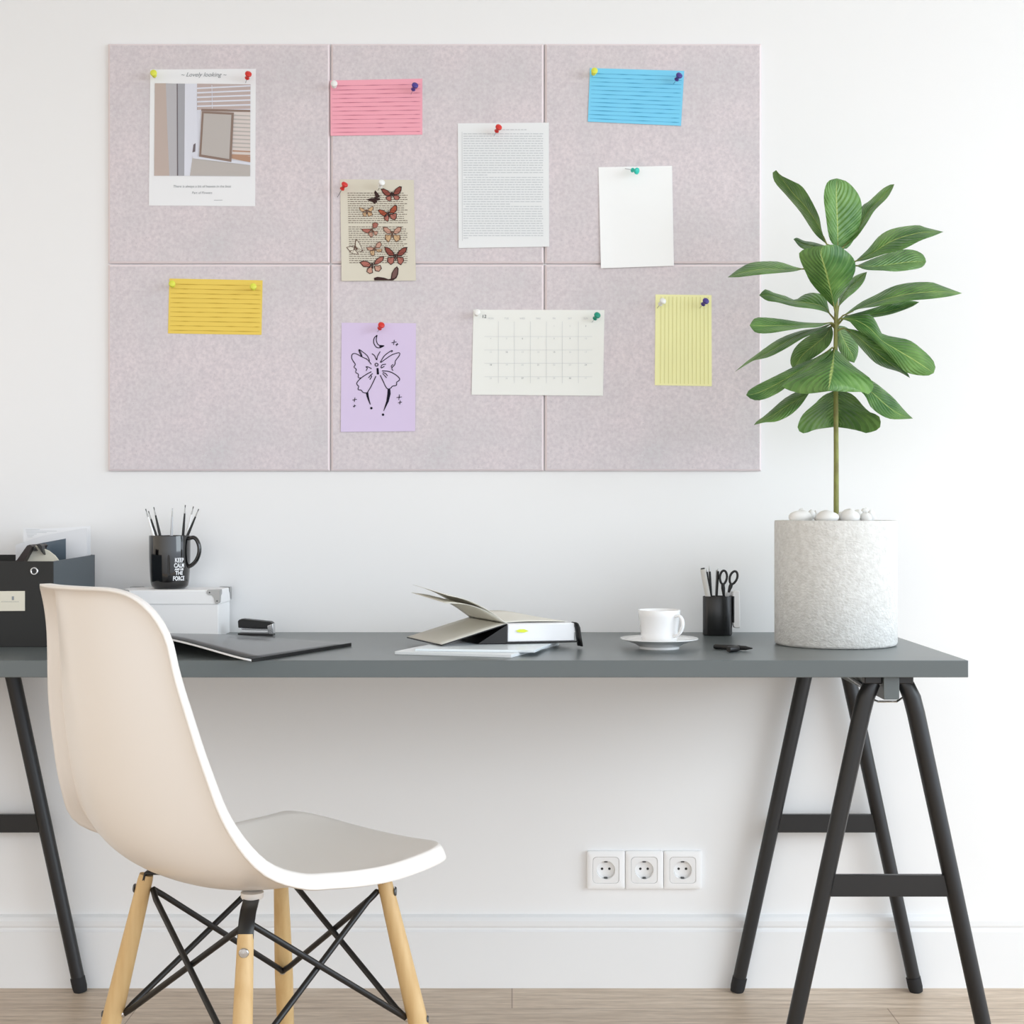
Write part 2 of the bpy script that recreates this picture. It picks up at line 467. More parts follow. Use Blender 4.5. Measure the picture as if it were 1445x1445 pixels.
ruled([(466,113.5),(596,111),(596,190),(466.5,191.5)], (250,176,192), (206,130,150), 'ruled_card', 'pink lined card pinned at the left edge of the top middle tile', curl=(0,0,0,.001), seed=3)
ruled([(832.6,96),(965.5,100),(961,177.5),(829.5,171.5)], (132,216,250), (84,170,210), 'ruled_card', 'bright blue lined card pinned slightly crooked on the top right tile', seed=4, curl=(0,0,.001,.001))
ruled([(239,393),(370.5,395.5),(369,472.5),(237,470.5)], (242,212,104), (204,170,70), 'ruled_card', 'mustard yellow lined card pinned on the bottom left tile', seed=5, nl=11)
ruled([(925,415.5),(1004,416.5),(1004.5,545),(924,543.5)], (248,246,186), (226,222,156), 'ruled_card', 'pale yellow upright lined card pinned on the bottom right tile', vertical=True, seed=6, nl=13)

# plain sheet
p = Paper([(844.5,236),(948.4,234),(951,375),(848,378.5)], curl=(0,.001,.002,.003))
fin(p, 'paper_sheet', [mat('bright_white_paper', (252,253,253), .8, spec=.1)], 'plain bright white sheet pinned below the blue card', 'paper')

# printed page
random.seed(11)
p = Paper([(646,174),(774.5,173),(775,348),(647,350)], curl=(0,0,.001,.001))
for k in range(44):
    yy = 188.8+k*3.42
    last = 1.0 if k not in (17, 29, 43) else (.3, .6, .08)[(17,29,43).index(k)]
    words(p, 654+ (3 if k in (18,30) else 0), 766.5, yy, 1.15, 1, gap=1.0, lo=2.5, hi=8, last=last)
words(p, 700, 745, 183, 1.0, 2, gap=1, lo=3, hi=6)
p.line([(652,186),(652.5,340)], .5, 2)
fin(p, 'printed_page', [mat('cool_white_paper', (240,242,243), .8, spec=.12), C('print_text',(210,214,217)), M['ink_pale']], 'white page of small dense print overlapping two top tiles', 'paper')

# butterfly page
random.seed(12)
p = Paper([(480,253),(584,254),(587,396),(482,396.5)], curl=(0,0,.001,.0025))
def K(x, y): return (475+x/9.033, 245+y/9.033)
for k in range(34):
    yy = 245+ (248+k*26.9)/9.033
    if 14 < k < 16: continue
    words(p, K(140+k*.7,0)[0], K(905,0)[0], yy, .9, 1, gap=1.0, lo=1.6, hi=5.5, last=random.choice((1,1,1,.94)), slope=-.0)
def butterfly(pts_up, pts_lo, body, c1, c2, cb, inner=.0):
    for q, m_ in ((pts_up, c1), (pts_lo, c2)):
        for poly in q:
            P = [K(*t) for t in poly]
            p.poly(P, cb, .0004)
            cx = sum(t[0] for t in P)/len(P); cy = sum(t[1] for t in P)/len(P)
            p.poly([(cx+(x-cx)*.78, cy+(y-cy)*.78) for x, y in P], m_, .0006)
            for t in range(0, len(P), 2):
                p.line([K(*body[0]), (cx+(P[t][0]-cx)*.85, cy+(P[t][1]-cy)*.85)], .35, cb, .0008)
    p.line([K(*body[0]), K(*body[1])], 1.5, cb, .0009)
B = butterfly
B([[(700,260),(655,215),(600,188),(562,195),(590,250),(630,285),(690,285)], [(715,260),(750,195),(800,160),(832,165),(825,220),(795,265),(730,280)]],
  [[(695,280),(635,290),(625,320),(660,350),(700,345)], [(715,280),(790,275),(808,310),(780,340),(740,335)]], [(705,235),(708,290)], 2, 3, 6)
B([[(500,305),(480,240),(492,212),(525,250),(555,290),(520,310)], [(500,310),(440,315),(380,328),(420,350),(480,345)]], [[(500,310),(550,310),(555,335),(520,345)], [(500,320),(440,350),(480,382),(520,365)]], [(490,300),(510,345)], 6, 6, 6)
B([[(655,510),(600,470),(550,452),(522,465),(560,520),(610,550)], [(665,505),(690,450),(740,395),(772,405),(770,470),(730,510)]],
  [[(655,520),(600,555),(610,590),(655,615),(672,560)], [(670,520),(765,500),(768,560),(740,595),(690,575)]], [(652,485),(672,560)], 4, 3, 6)
B([[(380,475),(330,440),(285,425),(300,470),(330,490)], [(385,475),(420,440),(465,410),(470,450),(440,490)]], [[(378,485),(330,500),(340,545),(378,550)], [(390,485),(450,495),(465,530),(400,550)]], [(380,460),(385,515)], 5, 5, 8)
B([[(455,715),(400,700),(310,705),(340,740),(400,765)], [(462,700),(452,640),(490,615),(535,640),(515,690)]], [[(455,730),(400,765),(440,820),(470,790)], [(465,725),(530,740),(510,790),(480,780)]], [(450,700),(470,750)], 3, 7, 8)
B([[(705,760),(690,720),(640,680),(590,680),(600,730),(650,770)], [(715,760),(740,710),(790,675),(830,685),(815,740),(760,775)]], [[(700,780),(620,775),(615,830),(660,880),(695,830)], [(718,780),(810,780),(815,840),(760,875),(725,830)]], [(708,740),(708,810)], 7, 5, 8)
B([[(240,940),(235,870),(250,830),(290,880),(340,990),(290,985)], [(235,945),(180,925),(122,938),(160,985),(220,985)]], [[(240,960),(330,965),(320,1000),(270,985)], [(235,965),(160,990),(200,1020),(285,1030)]], [(230,920),(262,965)], 0, 0, 8)
B([[(485,955),(440,930),(375,938),(400,980),(460,980)], [(492,950),(505,890),(550,862),(578,900),(550,950)]], [[(485,970),(420,985),(440,1045),(485,1045)], [(495,965),(580,960),(575,1000),(520,1000)]], [(478,940),(495,985)], 7, 5, 8)
B([[(745,1050),(715,985),(660,940),(605,930),(625,1000),(670,1050)], [(760,1050),(790,985),(850,940),(903,935),(885,1000),(830,1050)]], [[(742,1060),(650,1065),(640,1120),(690,1165),(730,1140)], [(765,1060),(850,1065),(862,1110),(820,1168),(780,1145)]], [(752,1030),(752,1110)], 2, 3, 6)
B([[(450,1165),(400,1120),(340,1108),(290,1130),(340,1190),(420,1195)], [(468,1160),(500,1095),(560,1055),(608,1052),(595,1110),(520,1160)]], [[(450,1180),(390,1205),(380,1250),(420,1280),(465,1265)], [(475,1175),(560,1165),(578,1210),(540,1252),(490,1240)]], [(452,1140),(462,1210)], 3, 7, 6)
p.poly([K(475,1330),K(520,1315),K(600,1325),K(660,1345),K(690,1340),K(700,1270),K(735,1210),K(770,1180),K(790,1210),K(785,1280),K(765,1330),K(720,1362),K(480,1362)], 6, .0004)
p.poly([K(705,1335),K(712,1270),K(740,1220),K(768,1195),K(778,1230),K(765,1300),K(740,1330)], 9, .0006)
fin(p, 'illustrated_page', [mat('aged_page', (222,216,200), .85, spec=.1), M['ink_brown'], C('wing_rust',(146,82,72)), C('wing_rose',(176,112,100)), C('wing_red',(170,88,66)),
    C('wing_tan',(206,172,134)), C('wing_dark',(66,48,46)), C('wing_pink',(200,156,138)), C('wing_line',(110,84,72)), C('wing_mauve',(120,92,88))],
    'aged book page printed with brown butterflies over text', 'page')

# lilac drawing
p = Paper([(482,455.4),(587,456.2),(585.8,608.5),(480.8,609.5)], curl=(0,0,.001,.001))
def D(x, y): return (450+x/5.78, 400+y/5.78)
def dc(pts, w=1.1): p.curve([D(*t) for t in pts], w, 1)
dc([(475,422),(452,445),(448,485),(470,520),(500,524),(532,508)], 1.2)
dc([(475,422),(468,460),(485,500),(532,508)], 1.2)
p.poly([D(500,524),D(532,508),D(515,506),D(488,512)], 1)
dc([(428,660),(395,620),(350,598),(300,572),(272,578),(268,610),(285,640),(298,662),(286,682),(305,700),(300,725),(322,740),(322,768),(345,770)])
dc([(352,600),(335,570),(326,538),(360,560),(395,590),(415,632)])
dc([(352,600),(350,585),(340,560),(326,538)])
dc([(500,645),(530,595),(565,565),(597,545)]); dc([(505,645),(560,605),(600,580),(655,565),(655,590),(625,630),(620,660),(595,690),(605,712)])
dc([(597,545),(600,552),(590,560)])
dc([(605,660),(590,675),(600,690)])
dc([(432,572),(455,590),(470,625)]); dc([(500,555),(480,590),(472,625)])
dc([(458,655),(470,650),(482,658),(478,672),(462,672),(458,655)], 1.1)
p.line([D(478,690),D(482,742)], [2.8,3.2], 1)
dc([(428,720),(390,740),(340,775),(310,810),(315,830),(325,838),(320,865),(345,870),(360,888),(395,895)], 1.2)
dc([(465,755),(445,800),(420,850),(395,890)], 1.2)
dc([(500,748),(525,800),(550,850),(570,862)], 1.2)
dc([(515,712),(570,718),(620,740),(658,775),(650,795),(635,805),(632,830),(600,838),(590,850),(570,862)], 1.2)
dc([(382,680),(400,680),(430,695)]); dc([(385,712),(395,690),(382,680)]); dc([(405,770),(425,745),(440,735)]); dc([(415,785),(430,760),(425,750)])
dc([(505,690),(515,665),(548,658)]); dc([(510,690),(535,675)]); dc([(520,725),(545,735),(560,755)]); dc([(520,735),(535,750),(553,770)])
p.line([D(392,888),D(398,920),D(408,955),D(420,988)], [3.6,3.0,2,1], 1)
p.line([D(572,862),D(572,900),D(560,960),D(528,1040)], [3.6,4.6,3.4,.8], 1)
for (x, y, r) in ((428,1017,11),(523,1070,11)):
    p.poly([D(x+r*math.cos(a*math.pi/3), y+r*math.sin(a*math.pi/3)) for a in range(6)], 1)
for (x, y, r) in ((613,480,20),(637,498,12),(292,948,18),(290,1000,12),(655,928,22),(662,970,16)):
    p.line([D(x-r,y+3),D(x+r,y-3)], .9, 1); p.line([D(x+2,y-r),D(x-3,y+r)], .9, 1, .0005)
fin(p, 'line_drawing', [C('lilac_card',(222,206,236)), M['ink']], 'lilac card with an ink drawing of a butterfly under a crescent moon', 'drawing')

# calendar
p = Paper([(668,437),(853,437.5),(851,558.5),(665.5,557)], curl=(0,0,.001,.001))
def E(x, y): return (660+x/7.225, 430+y/7.225)
vs_days = ['MON','TUE','WED','THU','FRI','SAT','SUN']
p.text('12', *E(168,135), 6.5, 1)
for k, d in enumerate(vs_days):
    p.text(d, *E(235+161.5*k, 148), 3.4, 2)
num = 1
for r, yy in enumerate((225, 352, 490, 620, 757)):
    for k in range(7):
        if r == 0 and k < 4: continue
        cxx, cyy = E(235+161.5*k, yy)
        p.text(str(num), cxx, cyy, 3.2, 2 if (k+r) % 3 else 3); num += 1
for k in range(1, 7):
    p.line([E(150+163*k, 170), E(150+163*k, 800)], .35, 2)
for yy in (325, 462, 597, 735):
    p.line([E(170, yy), E(1270, yy)], .35, 2)
fin(p, 'calendar_sheet', [mat('off_white_paper', (243,244,239), .8, spec=.12), M['ink'], M['ink_pale'], M['ink_grey']], 'wide off white monthly calendar sheet pinned across the lower tiles', 'calendar')

# ------------------------------------------------------------------ push pins
PC = {'red': mat('red_pin',(214,52,44),.3), 'white': mat('white_pin',(242,242,238),.3), 'yellow': mat('yellow_pin',(226,230,80),.3),
      'purple': mat('purple_pin',(74,58,140),.3), 'teal': mat('teal_pin',(40,200,180),.3), 'green': mat('green_pin',(30,150,124),.3)}
pins = [('yellow',217,104,"yellow push pin at the photo print's top left corner"),
 ('red',350,106,"red push pin at the photo print's top right corner"),
 ('white',471.5,119,"white push pin at the pink card's left corner"),
 ('purple',585,122,"purple push pin at the pink card's right corner"),
 ('red',485.5,262,"red push pin turned sideways at the butterfly page's left corner"),
 ('white',538,259,"white push pin in the top middle of the butterfly page"),
 ('red',703,181,"red push pin at the top of the densely printed white page"),
 ('yellow',838.5,101,"yellow push pin at the blue card's left corner"),
 ('purple',957.5,108,"purple push pin at the blue card's right corner"),
 ('teal',897,241,"turquoise push pin at the top of the plain white sheet"),
 ('yellow',243,401,"yellow push pin at the mustard card's left corner"),
 ('yellow',357.5,405,"yellow push pin at the mustard card's right corner"),
 ('red',537.5,460,"red push pin at the top of the lilac drawing"),
 ('white',673,441.5,"white push pin at the calendar's left corner"),
 ('green',842,446,"green push pin at the calendar's right corner"),
 ('white',934.5,426,"white push pin at the pale yellow card's left corner"),
 ('purple',995,426,"purple push pin at the pale yellow card's right corner")]
for i, (c, x, y, lab) in enumerate(pins):
    side = (i == 4 or i == 9)
    ax = Vector((.42,-1,.5)) if not side else Vector((.75,-1,.9) if i == 4 else (1.0,-1,-.45))
    if c in ('yellow',) or (c == 'white' and i in (2,13)): ax = Vector((.1,-1,.15))
    ax.normalize()
    head = PX(x, y, -TD-.021)
    anchor = head+ax*(-(head.y+TD)/ax.y)    # where the pin meets the board
    Lh = (head-anchor).length
    t = thing('push_pin', anchor, lab, 'push pin', 'push pins on the felt board')
    MB().tube([anchor-ax*.004, anchor+ax*(Lh-.008)], .0008, n=8).build('needle', M['chrome'], t)
    m = MB(); k = Lh-.009
    m.lathe([(0,k-.001),(.0046,k-.001),(.0050,k),(.0046,k+.0012),(.0036,k+.003),(.0036,k+.0080),(.0062,k+.0100),(.0070,k+.0115),(.0068,k+.0138),(.005,k+.0150),(0,k+.0154)], anchor, n=20, axis=ax)
    m.build('grip', PC[c], t, angle=60)

# ------------------------------------------------------------------ wall sockets
place = ['left of the three', 'middle of the three', 'right of the three']
for i in range(3):
    xa = PX(828+54.2*i+.4, 0, -.01).x; xb = PX(828+54.2*(i+1)-.4, 0, -.01).x
    z1 = PX(0,1202,-.01).z; z0 = PX(0,1254,-.01).z
    cx, cz = (xa+xb)/2, (z0+z1)/2
    t = thing('wall_socket', (cx, 0, cz), 'white round two-pin wall socket above the skirting, %s' % place[i], 'socket', 'row of wall sockets')
    def sring(w_, r, z, n=8):
        pts = []
        for q, (sx_, sz_) in enumerate(((1,1),(-1,1),(-1,-1),(1,-1))):
            for k in range(n):
                a = math.pi/2*q+math.pi/2*k/(n-1)
                pts.append(Vector((cx+sx_*(w_-r)+r*math.cos(a), z, cz+sz_*(w_-r)+r*math.sin(a))))
        return pts
    def ringsurf(rings, mi=0, cap=False):
        m = MB(); n = len(rings[0])
        vs = [p_ for r in rings for p_ in r]; fs = []
        for a in range(len(rings)-1):
            for k in range(n):
                fs.append((a*n+k, (a+1)*n+k, (a+1)*n+(k+1) % n, a*n+(k+1) % n))
        if cap: fs.append(tuple(range((len(rings)-1)*n, len(rings)*n)))
        m.add(vs, fs, mi); return m
    W = (xb-xa)/2
    ringsurf([sring(W,.004,0), sring(W,.004,-.009), sring(W-.002,.004,-.0105), sring(W*.70,.008,-.0105), sring(W*.69,.008,-.008)]).build('frame', M['white'], t, angle=40)
    # insert with round well
    n = 32
    def circ(r, y): return [Vector((cx+r*math.cos(2*math.pi*k/n+math.pi/32*0), y, cz+r*math.sin(2*math.pi*k/n))) for k in range(n)]
    sq_ = sring(W*.683,.008,-.0098)
    ringsurf([sring(W*.683,.008,-.006), sq_, circ(.0195,-.0098), circ(.0188,-.009), circ(.018,-.001)], cap=True).build('insert', M['ceramic'], t, angle=35)
    m = MB()
    for dx in (-.0077, .0077):
        MB().lathe([(0,0),(.0027,0)], (cx+dx, -.00125, cz+.001), n=16, axis=(0,-1,0)).build('pin_hole', M['black'], t)
    for za_, zb_ in ((-.018,-.0155),(.0155,.018)):
        MB().box(cx-.0035, cx+.0035, -.008, -.001, cz+za_, cz+zb_).build('earth_clip', M['dark_metal'], t, bevel=.0006)

# ------------------------------------------------------------------ desk top
DT = .740
tag(MB().box(-1.20, .7765, -.600, -.002, .711, DT).build('desk_top', M['desk'], loc=(-.21,-.3,.711), bevel=.0012),
    'long slate grey table top resting on two black trestles', 'table top')

def trestle(mx_, label):
    t = thing('trestle', (mx_, -.3, 0), label, 'trestle', 'black trestles under the table top')
    yF, yR = -.563, -.040
    m = MB(); m.box(mx_-.0135, mx_+.0135, yF-.02, yR+.005, .671, .7100); m.build('beam', M['desk'], t, bevel=.001)
    for y in (yF, yR):
        for s in (-1, 1):
            pts = [(mx_+s*.1835, y, .012), (mx_+s*.047, y, .645), (mx_+s*.040, y, .672), (mx_+s*.031, y, .692), (mx_+s*.022, y, .700)]
            # legs taper slightly at the foot
            l = MB().tube(pts, [.0135,.0155,.0155,.0145,.0100], n=20).build('leg', M['black_metal'], t, angle=50)
            MB().tube([(mx_+s*.1857, y, .0), (mx_+s*.1835, y, .010), (mx_+s*.179, y, .030)], [.0132,.0150,.0150], n=20).build('foot_cap', M['rubber'], l)
        xo = .1835-.239*.348*.83-.012
        MB().box(mx_-.109, mx_+.109, y-.006, y+.006, .330, .367).build('crossbar', M['black_metal'], t, bevel=.001)
    for y in (yF, yR):
        for a_, b_ in ((-.044, -.0137), (.0137, .040)):
            MB().box(mx_+a_, mx_+b_, y-.012, y+.012, .697, .7105).build('saddle', M['black_metal'], t, bevel=.002)
    # height-setting ironwork beside the beam
    m = MB()
    m.tube([(mx_-.034, -.20, .700), (mx_-.014, -.44, .676)], .0035, n=8)
    m.tube([(mx_-.030, -.10, .700), (mx_-.030, -.10, .672), (mx_-.018, -.13, .668)], .003, n=8)
    m.tube([(mx_-.028, yF+.03, .668), (mx_-.016, yF+.01, .664), (mx_+.016, yF+.01, .664), (mx_+.030, yF+.02, .670)], .002, n=8)
    m.box(mx_-.060, mx_-.052, -.22, -.19, .690, .7105); m.box(mx_-.115, mx_-.110, -.22, -.20, .692, .7105)
    m.build('bracket', M['chrome'], t)
    return t
trestle(.650, 'black steel trestle at the right end of the table top, under the potted plant')
trestle(-1.077, 'black steel trestle at the left end, half out of view behind the chair')

# ------------------------------------------------------------------ chair
CC = Vector((-.3865, -.814, 0)); TH = math.radians(45.6)
fw = Vector((math.cos(TH), math.sin(TH), 0)); lf = Vector((-math.sin(TH), math.cos(TH), 0))
chair = thing('shell_chair', CC, 'white moulded shell chair on pale wooden legs with black rods, in front of the table', 'chair')
def CH(f, l, z): return CC+fw*f+lf*l+Vector((0,0,z))
def interp(tab, t):
    n = len(tab)-1; x = t*n; i = min(int(x), n-1); f_ = x-i
    P = lambda k: Vector(tab[max(0, min(n, k))])
    a, b_, c, d = P(i-1), P(i), P(i+1), P(i+2)
    return .5*((2*b_)+(c-a)*f_+(2*a-5*b_+4*c-d)*f_*f_+(3*b_-a-3*c+d)*f_**3)
edge = [(.206,.188,.478),(.164,.1995,.470),(.0834,.2064,.464),(.0281,.1995,.463),(-.0295,.1969,.468),(-.0978,.2135,.482),(-.1698,.2305,.515),(-.2063,.206,.57),(-.2277,.1885,.635),(-.2461,.1708,.71),(-.2600,.1492,.79),(-.2690,.1380,.882)]
cent = [(.240,0,.458),(.180,0,.447),(.11,0,.435),(.03,0,.428),(-.05,0,.427),(-.115,0,.436),(-.175,0,.457),(-.228,0,.50),(-.262,0,.565),(-.288,0,.66),(-.308,0,.765),(-.325,0,.885)]
def shell_pt(a, b_):
    t = (b_+1)/2
    E_ = interp(edge, t); K_ = interp(cent, t)
    k = abs(a)**2.3
    f_ = K_.x+(E_.x-K_.x)*k; z = K_.z+(E_.z-K_.z)*k
    return CH(f_, a*E_.y, z)
N = 28; NV = 56
def sq_map(u, v):
    """square grid onto a rectangle with rounded corners"""
    m = max(abs(u), abs(v))
    if m < 1e-6: return u, v
    su, sv = abs(u)/m, abs(v)/m
    ra, rb = (.50, .16) if v > 0 else (.48, .125)
    if su >= sv:
        if sv <= 1-rb: A, B_ = 1., sv
        else:
            th = (sv-(1-rb))/rb*math.pi/4; A = 1-ra+ra*math.cos(th); B_ = 1-rb+rb*math.sin(th)
    else:
        if su <= 1-ra: A, B_ = su, 1.
        else:
            th = math.pi/2-(su-(1-ra))/ra*math.pi/4; A = 1-ra+ra*math.cos(th); B_ = 1-rb+rb*math.sin(th)
    k = m**5
    return math.copysign(abs(u)*(1-k)+A*m*k, u), math.copysign(abs(v)*(1-k)+B_*m*k, v)
rows = []
for j in range(NV+1):
    v = -1+2*j/NV; v = math.copysign(abs(v)**.93, v)
    r = []
    for i in range(N+1):
        u = -1+2*i/N; u = math.copysign(abs(u)**.85, u)
        a, b_ = sq_map(u, v); r.append(shell_pt(a, b_))
    rows.append(r)
# order so that the sitter's side is the front
def nrm_at(j, i):
    j = max(4, min(NV-4, j)); i = max(3, min(N-3, i))
    p1 = rows[min(j+1,NV)][i]-rows[max(j-1,0)][i]; p2 = rows[j][min(i+1,N)]-rows[j][max(i-1,0)]
    return p1.cross(p2).normalized()
n0 = nrm_at(NV//4, N//2); sgn = 1 if n0.z > 0 else -1
m = MB(); m.grid(rows, 0, flip=(sgn > 0))
ring = [(0,i) for i in range(N+1)]+[(j,N) for j in range(1,NV+1)]+[(NV,i) for i in range(N-1,-1,-1)]+[(j,0) for j in range(NV-1,0,-1)]
base = [rows[j][i] for j, i in ring]
idx = [j*(N+1)+i for j, i in ring]
prev = idx; cnt = len(ring)
vote = 0
for q, (j, i) in enumerate(ring):
    o1 = (base[(q+1) % cnt]-base[q-1]).normalized().cross(nrm_at(j, i)*sgn)
    vote += 1 if o1.dot(base[q]-rows[min(max(j, 4), NV-4)][min(max(i, 4), N-4)]) > 0 else -1
vote = 1 if vote > 0 else -1
for (o_, d_) in ((.0025,.0010),(.0055,.0045),(.0072,.011),(.0080,.020),(.0084,.025)):
    vs = []
    for q, (j, i) in enumerate(ring):
        nn = nrm_at(j, i)*sgn
        tg = (base[(q+1) % cnt]-base[q-1]).normalized()
        od = tg.cross(nn).normalized()
        od = od*vote
        vs.append(base[q]+od*o_-nn*d_)
    st = len(m.v); m.v += vs
    new = list(range(st, st+cnt))
    for q in range(cnt):
        r = (q+1) % cnt
        m.f.append((prev[q], new[q], new[r], prev[r])); m.m.append(0)
    prev = new
o = m.build('seat_shell', M['shell'], chair, angle=180, solid=.0045, offset=-1)
# legs and rods
top = {'L': (-.1865,.009), 'R': (.1865,-.009), 'N': (.0055,-.194), 'F': (-.0055,.194)}
def LP(k, z):
    ox, oy = top[k]; sc = (.19+ (.425-z)*.245)/.19
    return CC+Vector((ox*sc, oy*sc, z))
legs = {}
for k in 'LRNF':
    topz = .425 if k in 'LR' else .390
    lo_, hi_ = LP(k, 0), LP(k, topz)
    pts = [lo_.lerp(hi_, t) for t in (0,.02,.25,.5,.75,.98,1)]
    l = MB().tube(pts, [.0105,.0115,.0148,.0158,.0140,.0118,.0108], n=20).build('leg', M['beech'], chair, angle=50)
    if k == 'N' or k == 'F': l['label'] = 'wooden leg hung from a bent black strap'
    legs[k] = l
    outd = Vector((top[k][0], top[k][1], 0)).normalized(); side = Vector((-outd.y, outd.x, 0))
    # strap into the top of the leg
    m = MB(); a = LP(k, topz-.045)-outd*.0; 
    ring_pts = [LP(k, topz-.03)+outd*.0, LP(k, topz+.004), LP(k, topz+.016 if topz < .4 else topz+.004)-outd*.008, LP(k, topz+.026 if topz < .4 else topz+.004)-outd*.02, CC+Vector((top[k][0]*.70, top[k][1]*.70, .427))]
    L_ = [[q_-side*.0115, q_+side*.0115] for q_ in ring_pts]
    m.grid(L_); m.build('strap', M['black'], chair, solid=.004, angle=30)
    for zc_, oc_, rr_ in ((topz-.022, .0125, 1), (.205, .0150, .8)):
        m = MB(); m.lathe([(0,.003),(.006*rr_,.0026),(.0072*rr_,.0012),(.0074*rr_,0),(0,0)], LP(k, zc_)+outd*oc_, n=18, axis=outd)
        m.build('screw', M['chrome'] if k in 'NF' else M['dark_metal'], chair, angle=40)
order = ['L', 'N', 'R', 'F']
for i, k in enumerate(order):
    nx = order[(i+1) % 4]
    for a_, b2 in ((k, nx), (nx, k)):
        ina = -Vector((top[a_][0], top[a_][1], 0)).normalized(); inb = -Vector((top[b2][0], top[b2][1], 0)).normalized()
        A = LP(a_, .402)+ina*.016; Bq = LP(b2, .206)+inb*.017
        dd = (Bq-A)
        off = Vector((0,0,0)) if (a_, b2) == (k, nx) else ((A+Bq)/2-CC)*.0
        off = Vector((dd.y, -dd.x, 0)).normalized()*(.0035 if (a_, b2) == (k, nx) else .0035)
        MB().tube([A, A.lerp(Bq,.06)+off, A.lerp(Bq,.94)+off, Bq], .0048, n=10).build('rod', M['black'], chair, angle=60)
for k in 'LRNF':
    ina = -Vector((top[k][0], top[k][1], 0)).normalized()
    m = MB(); m.lathe([(0,0),(.006,0),(.006,.004),(.003,.006),(0,.006)], LP(k, .206)+ina*.014, n=14, axis=ina)
    m.build('rod_bolt', M['chrome'], chair)
for k in 'LRNF':
    c0 = CC+Vector((top[k][0]*.70, top[k][1]*.70, 0))
    MB().lathe([(0,.424),(.015,.424),(.017,.427),(.017,.4335),(0,.4335)], c0, n=20).build('seat_mount', M['shell'], chair)

# ------------------------------------------------------------------ document box with papers
bx1 = -.856; bx0 = -1.19; by0, by1 = -.347, -.062; bz0, bz1 = DT, .900
T = .003
d = thing('document_box', ((bx0+bx1)/2, -.2, DT), 'open dark grey file box full of papers at the left end of the table', 'box')
m = MB()
m.box(bx0, bx1, by0, by0+T, bz0, bz1, 0)
m.box(bx0, bx1-T, by1-T, by1, bz0, bz1+.004, 0)
m.box(bx0, bx0+T, by0+T, by1-T, bz0, bz1, 0); m.box(bx0+T, bx1-T, by0+T, by1-T, bz0, bz0+T, 0)
m.build('body', M['charcoal'], d, bevel=.0008)
MB().hexa([(bx1-T,by0+T,bz0),(bx1,by0+T,bz0),(bx1,by1,bz0),(bx1-T,by1,bz0)], [(bx1-T,by0+T,bz1),(bx1,by0+T,bz1),(bx1,by1,bz1+.004),(bx1-T,by1,bz1+.004)]).build('side_panel', M['slate'], d, bevel=.0006)
g = PX(48.5, 806, by0)
MB().lathe([(.0042,.0004),(.0048,.0020),(.0062,.0026),(.0076,.0016),(.0080,0)], g, n=24, axis=(0,-1,0)).build('ring', M['chrome'], d, angle=60)
MB().lathe([(0,.0003),(.0046,.0003)], g, n=20, axis=(0,-1,0)).build('ring_hole', M['black'], d)
q = [PX(-40,834.5,by0-.001), PX(35,834,by0-.001), PX(35,862,by0-.001), PX(-40,862.5,by0-.001)]
lb = MB().prism(q, (0,.001,0)).build('label_card', M['cream'], d)
m = MB()
z_ = PX(0,849,by0).z
for k in range(9):
    xx = PX(2+k*2.8, 0, by0-.0015).x
    m.box(xx, xx+.0022, by0-.0014, by0-.0011, z_-.0004, z_+.0004)
xx = PX(17,0,by0).x
m.box(xx, xx+.004, by0-.0014, by0-.0011, z_+.003, z_+.010); 
m.build('handwriting', M['ink_grey'], lb)
def sheet(name, pts, y, mtl, label, cat, th=.0012, foot=None, group=None):
    P = [PX(a, b_, y) for a, b_ in pts]
    o = MB().prism(P, (0, th, 0)).build(name, mtl, loc=(sum(v.x for v in P)/len(P), y, min(v.z for v in P)))
    return tag(o, label, cat, group)
def stand(pts):  # carries the sheet down into the box
    return pts
o = sheet('paper_sheet', [(28,905),(33,744.5),(58,746),(95,744.5),(127.4,742),(127.8,800),(127.8,905)], -.075, M['paper'], 'tallest white sheet standing at the back of the file box', 'paper')
m = MB()
for k in range(6):
    a = PX(36+k*.5, 747.5+k*2.1, -.0755); e_ = PX(36+(20,44,30,16,12,10)[k], 747.5+k*2.1, -.0755)
    m.add([a, e_, e_+Vector((0,0,.0008)), a+Vector((0,0,.0008))], [(0,1,2,3)])
m2 = bpy.data.objects.get(o.name)
prn = m.build('print', M['ink_pale'], o)
sheet('paper_sheet', [(23,880),(22,769),(60,756),(112,746.5),(122.8,745.3),(123,890)], -.10, mat('print_stock', (232,233,236), .8, spec=.1), 'slightly tilted white sheet in front of the tallest one in the file box', 'paper')
sheet('folder', [(50,880),(46,769),(60,766),(92.5,760),(93,880)], -.14, mat('blue_grey_card', (84,98,110), .35), 'blue grey glossy folder sticking up inside the file box', 'folder', th=.003)
# notebook leaning and a rounded notepad with a binder clip
sheet('notebook', [(8,800),(24,790),(38,770),(42,768.5),(45.5,771),(30,800),(20,860)], -.27, mat('dark_brown_cover', (46,36,34), .5), 'dark brown notebook leaning in the left of the file box', 'notebook', th=.10)
sheet('notepad', [(27,800),(26,791),(43,773),(50,770),(58,773),(68,777),(77,784),(84,793),(84,850),(30,850)], -.25, M['cream'], 'cream notepad with a rounded corner held by a binder clip in the file box', 'notepad', th=.006)
m = MB(); m.prism([PX(a, b_, -.262) for a, b_ in [(42,769),(47,771),(51,777),(49,778),(45,774)]], (0,.02,0))
m.prism([PX(a, b_, -.262) for a, b_ in [(51,768.5),(56,768),(58.5,770),(60.5,777),(62,783),(58.5,779),(55,774)]], (0,.02,0))
o = m.build('binder_clip', M['black'], loc=PX(50,778,-.255)); tag(o, 'black binder clip on top of the cream notepad', 'binder clip')

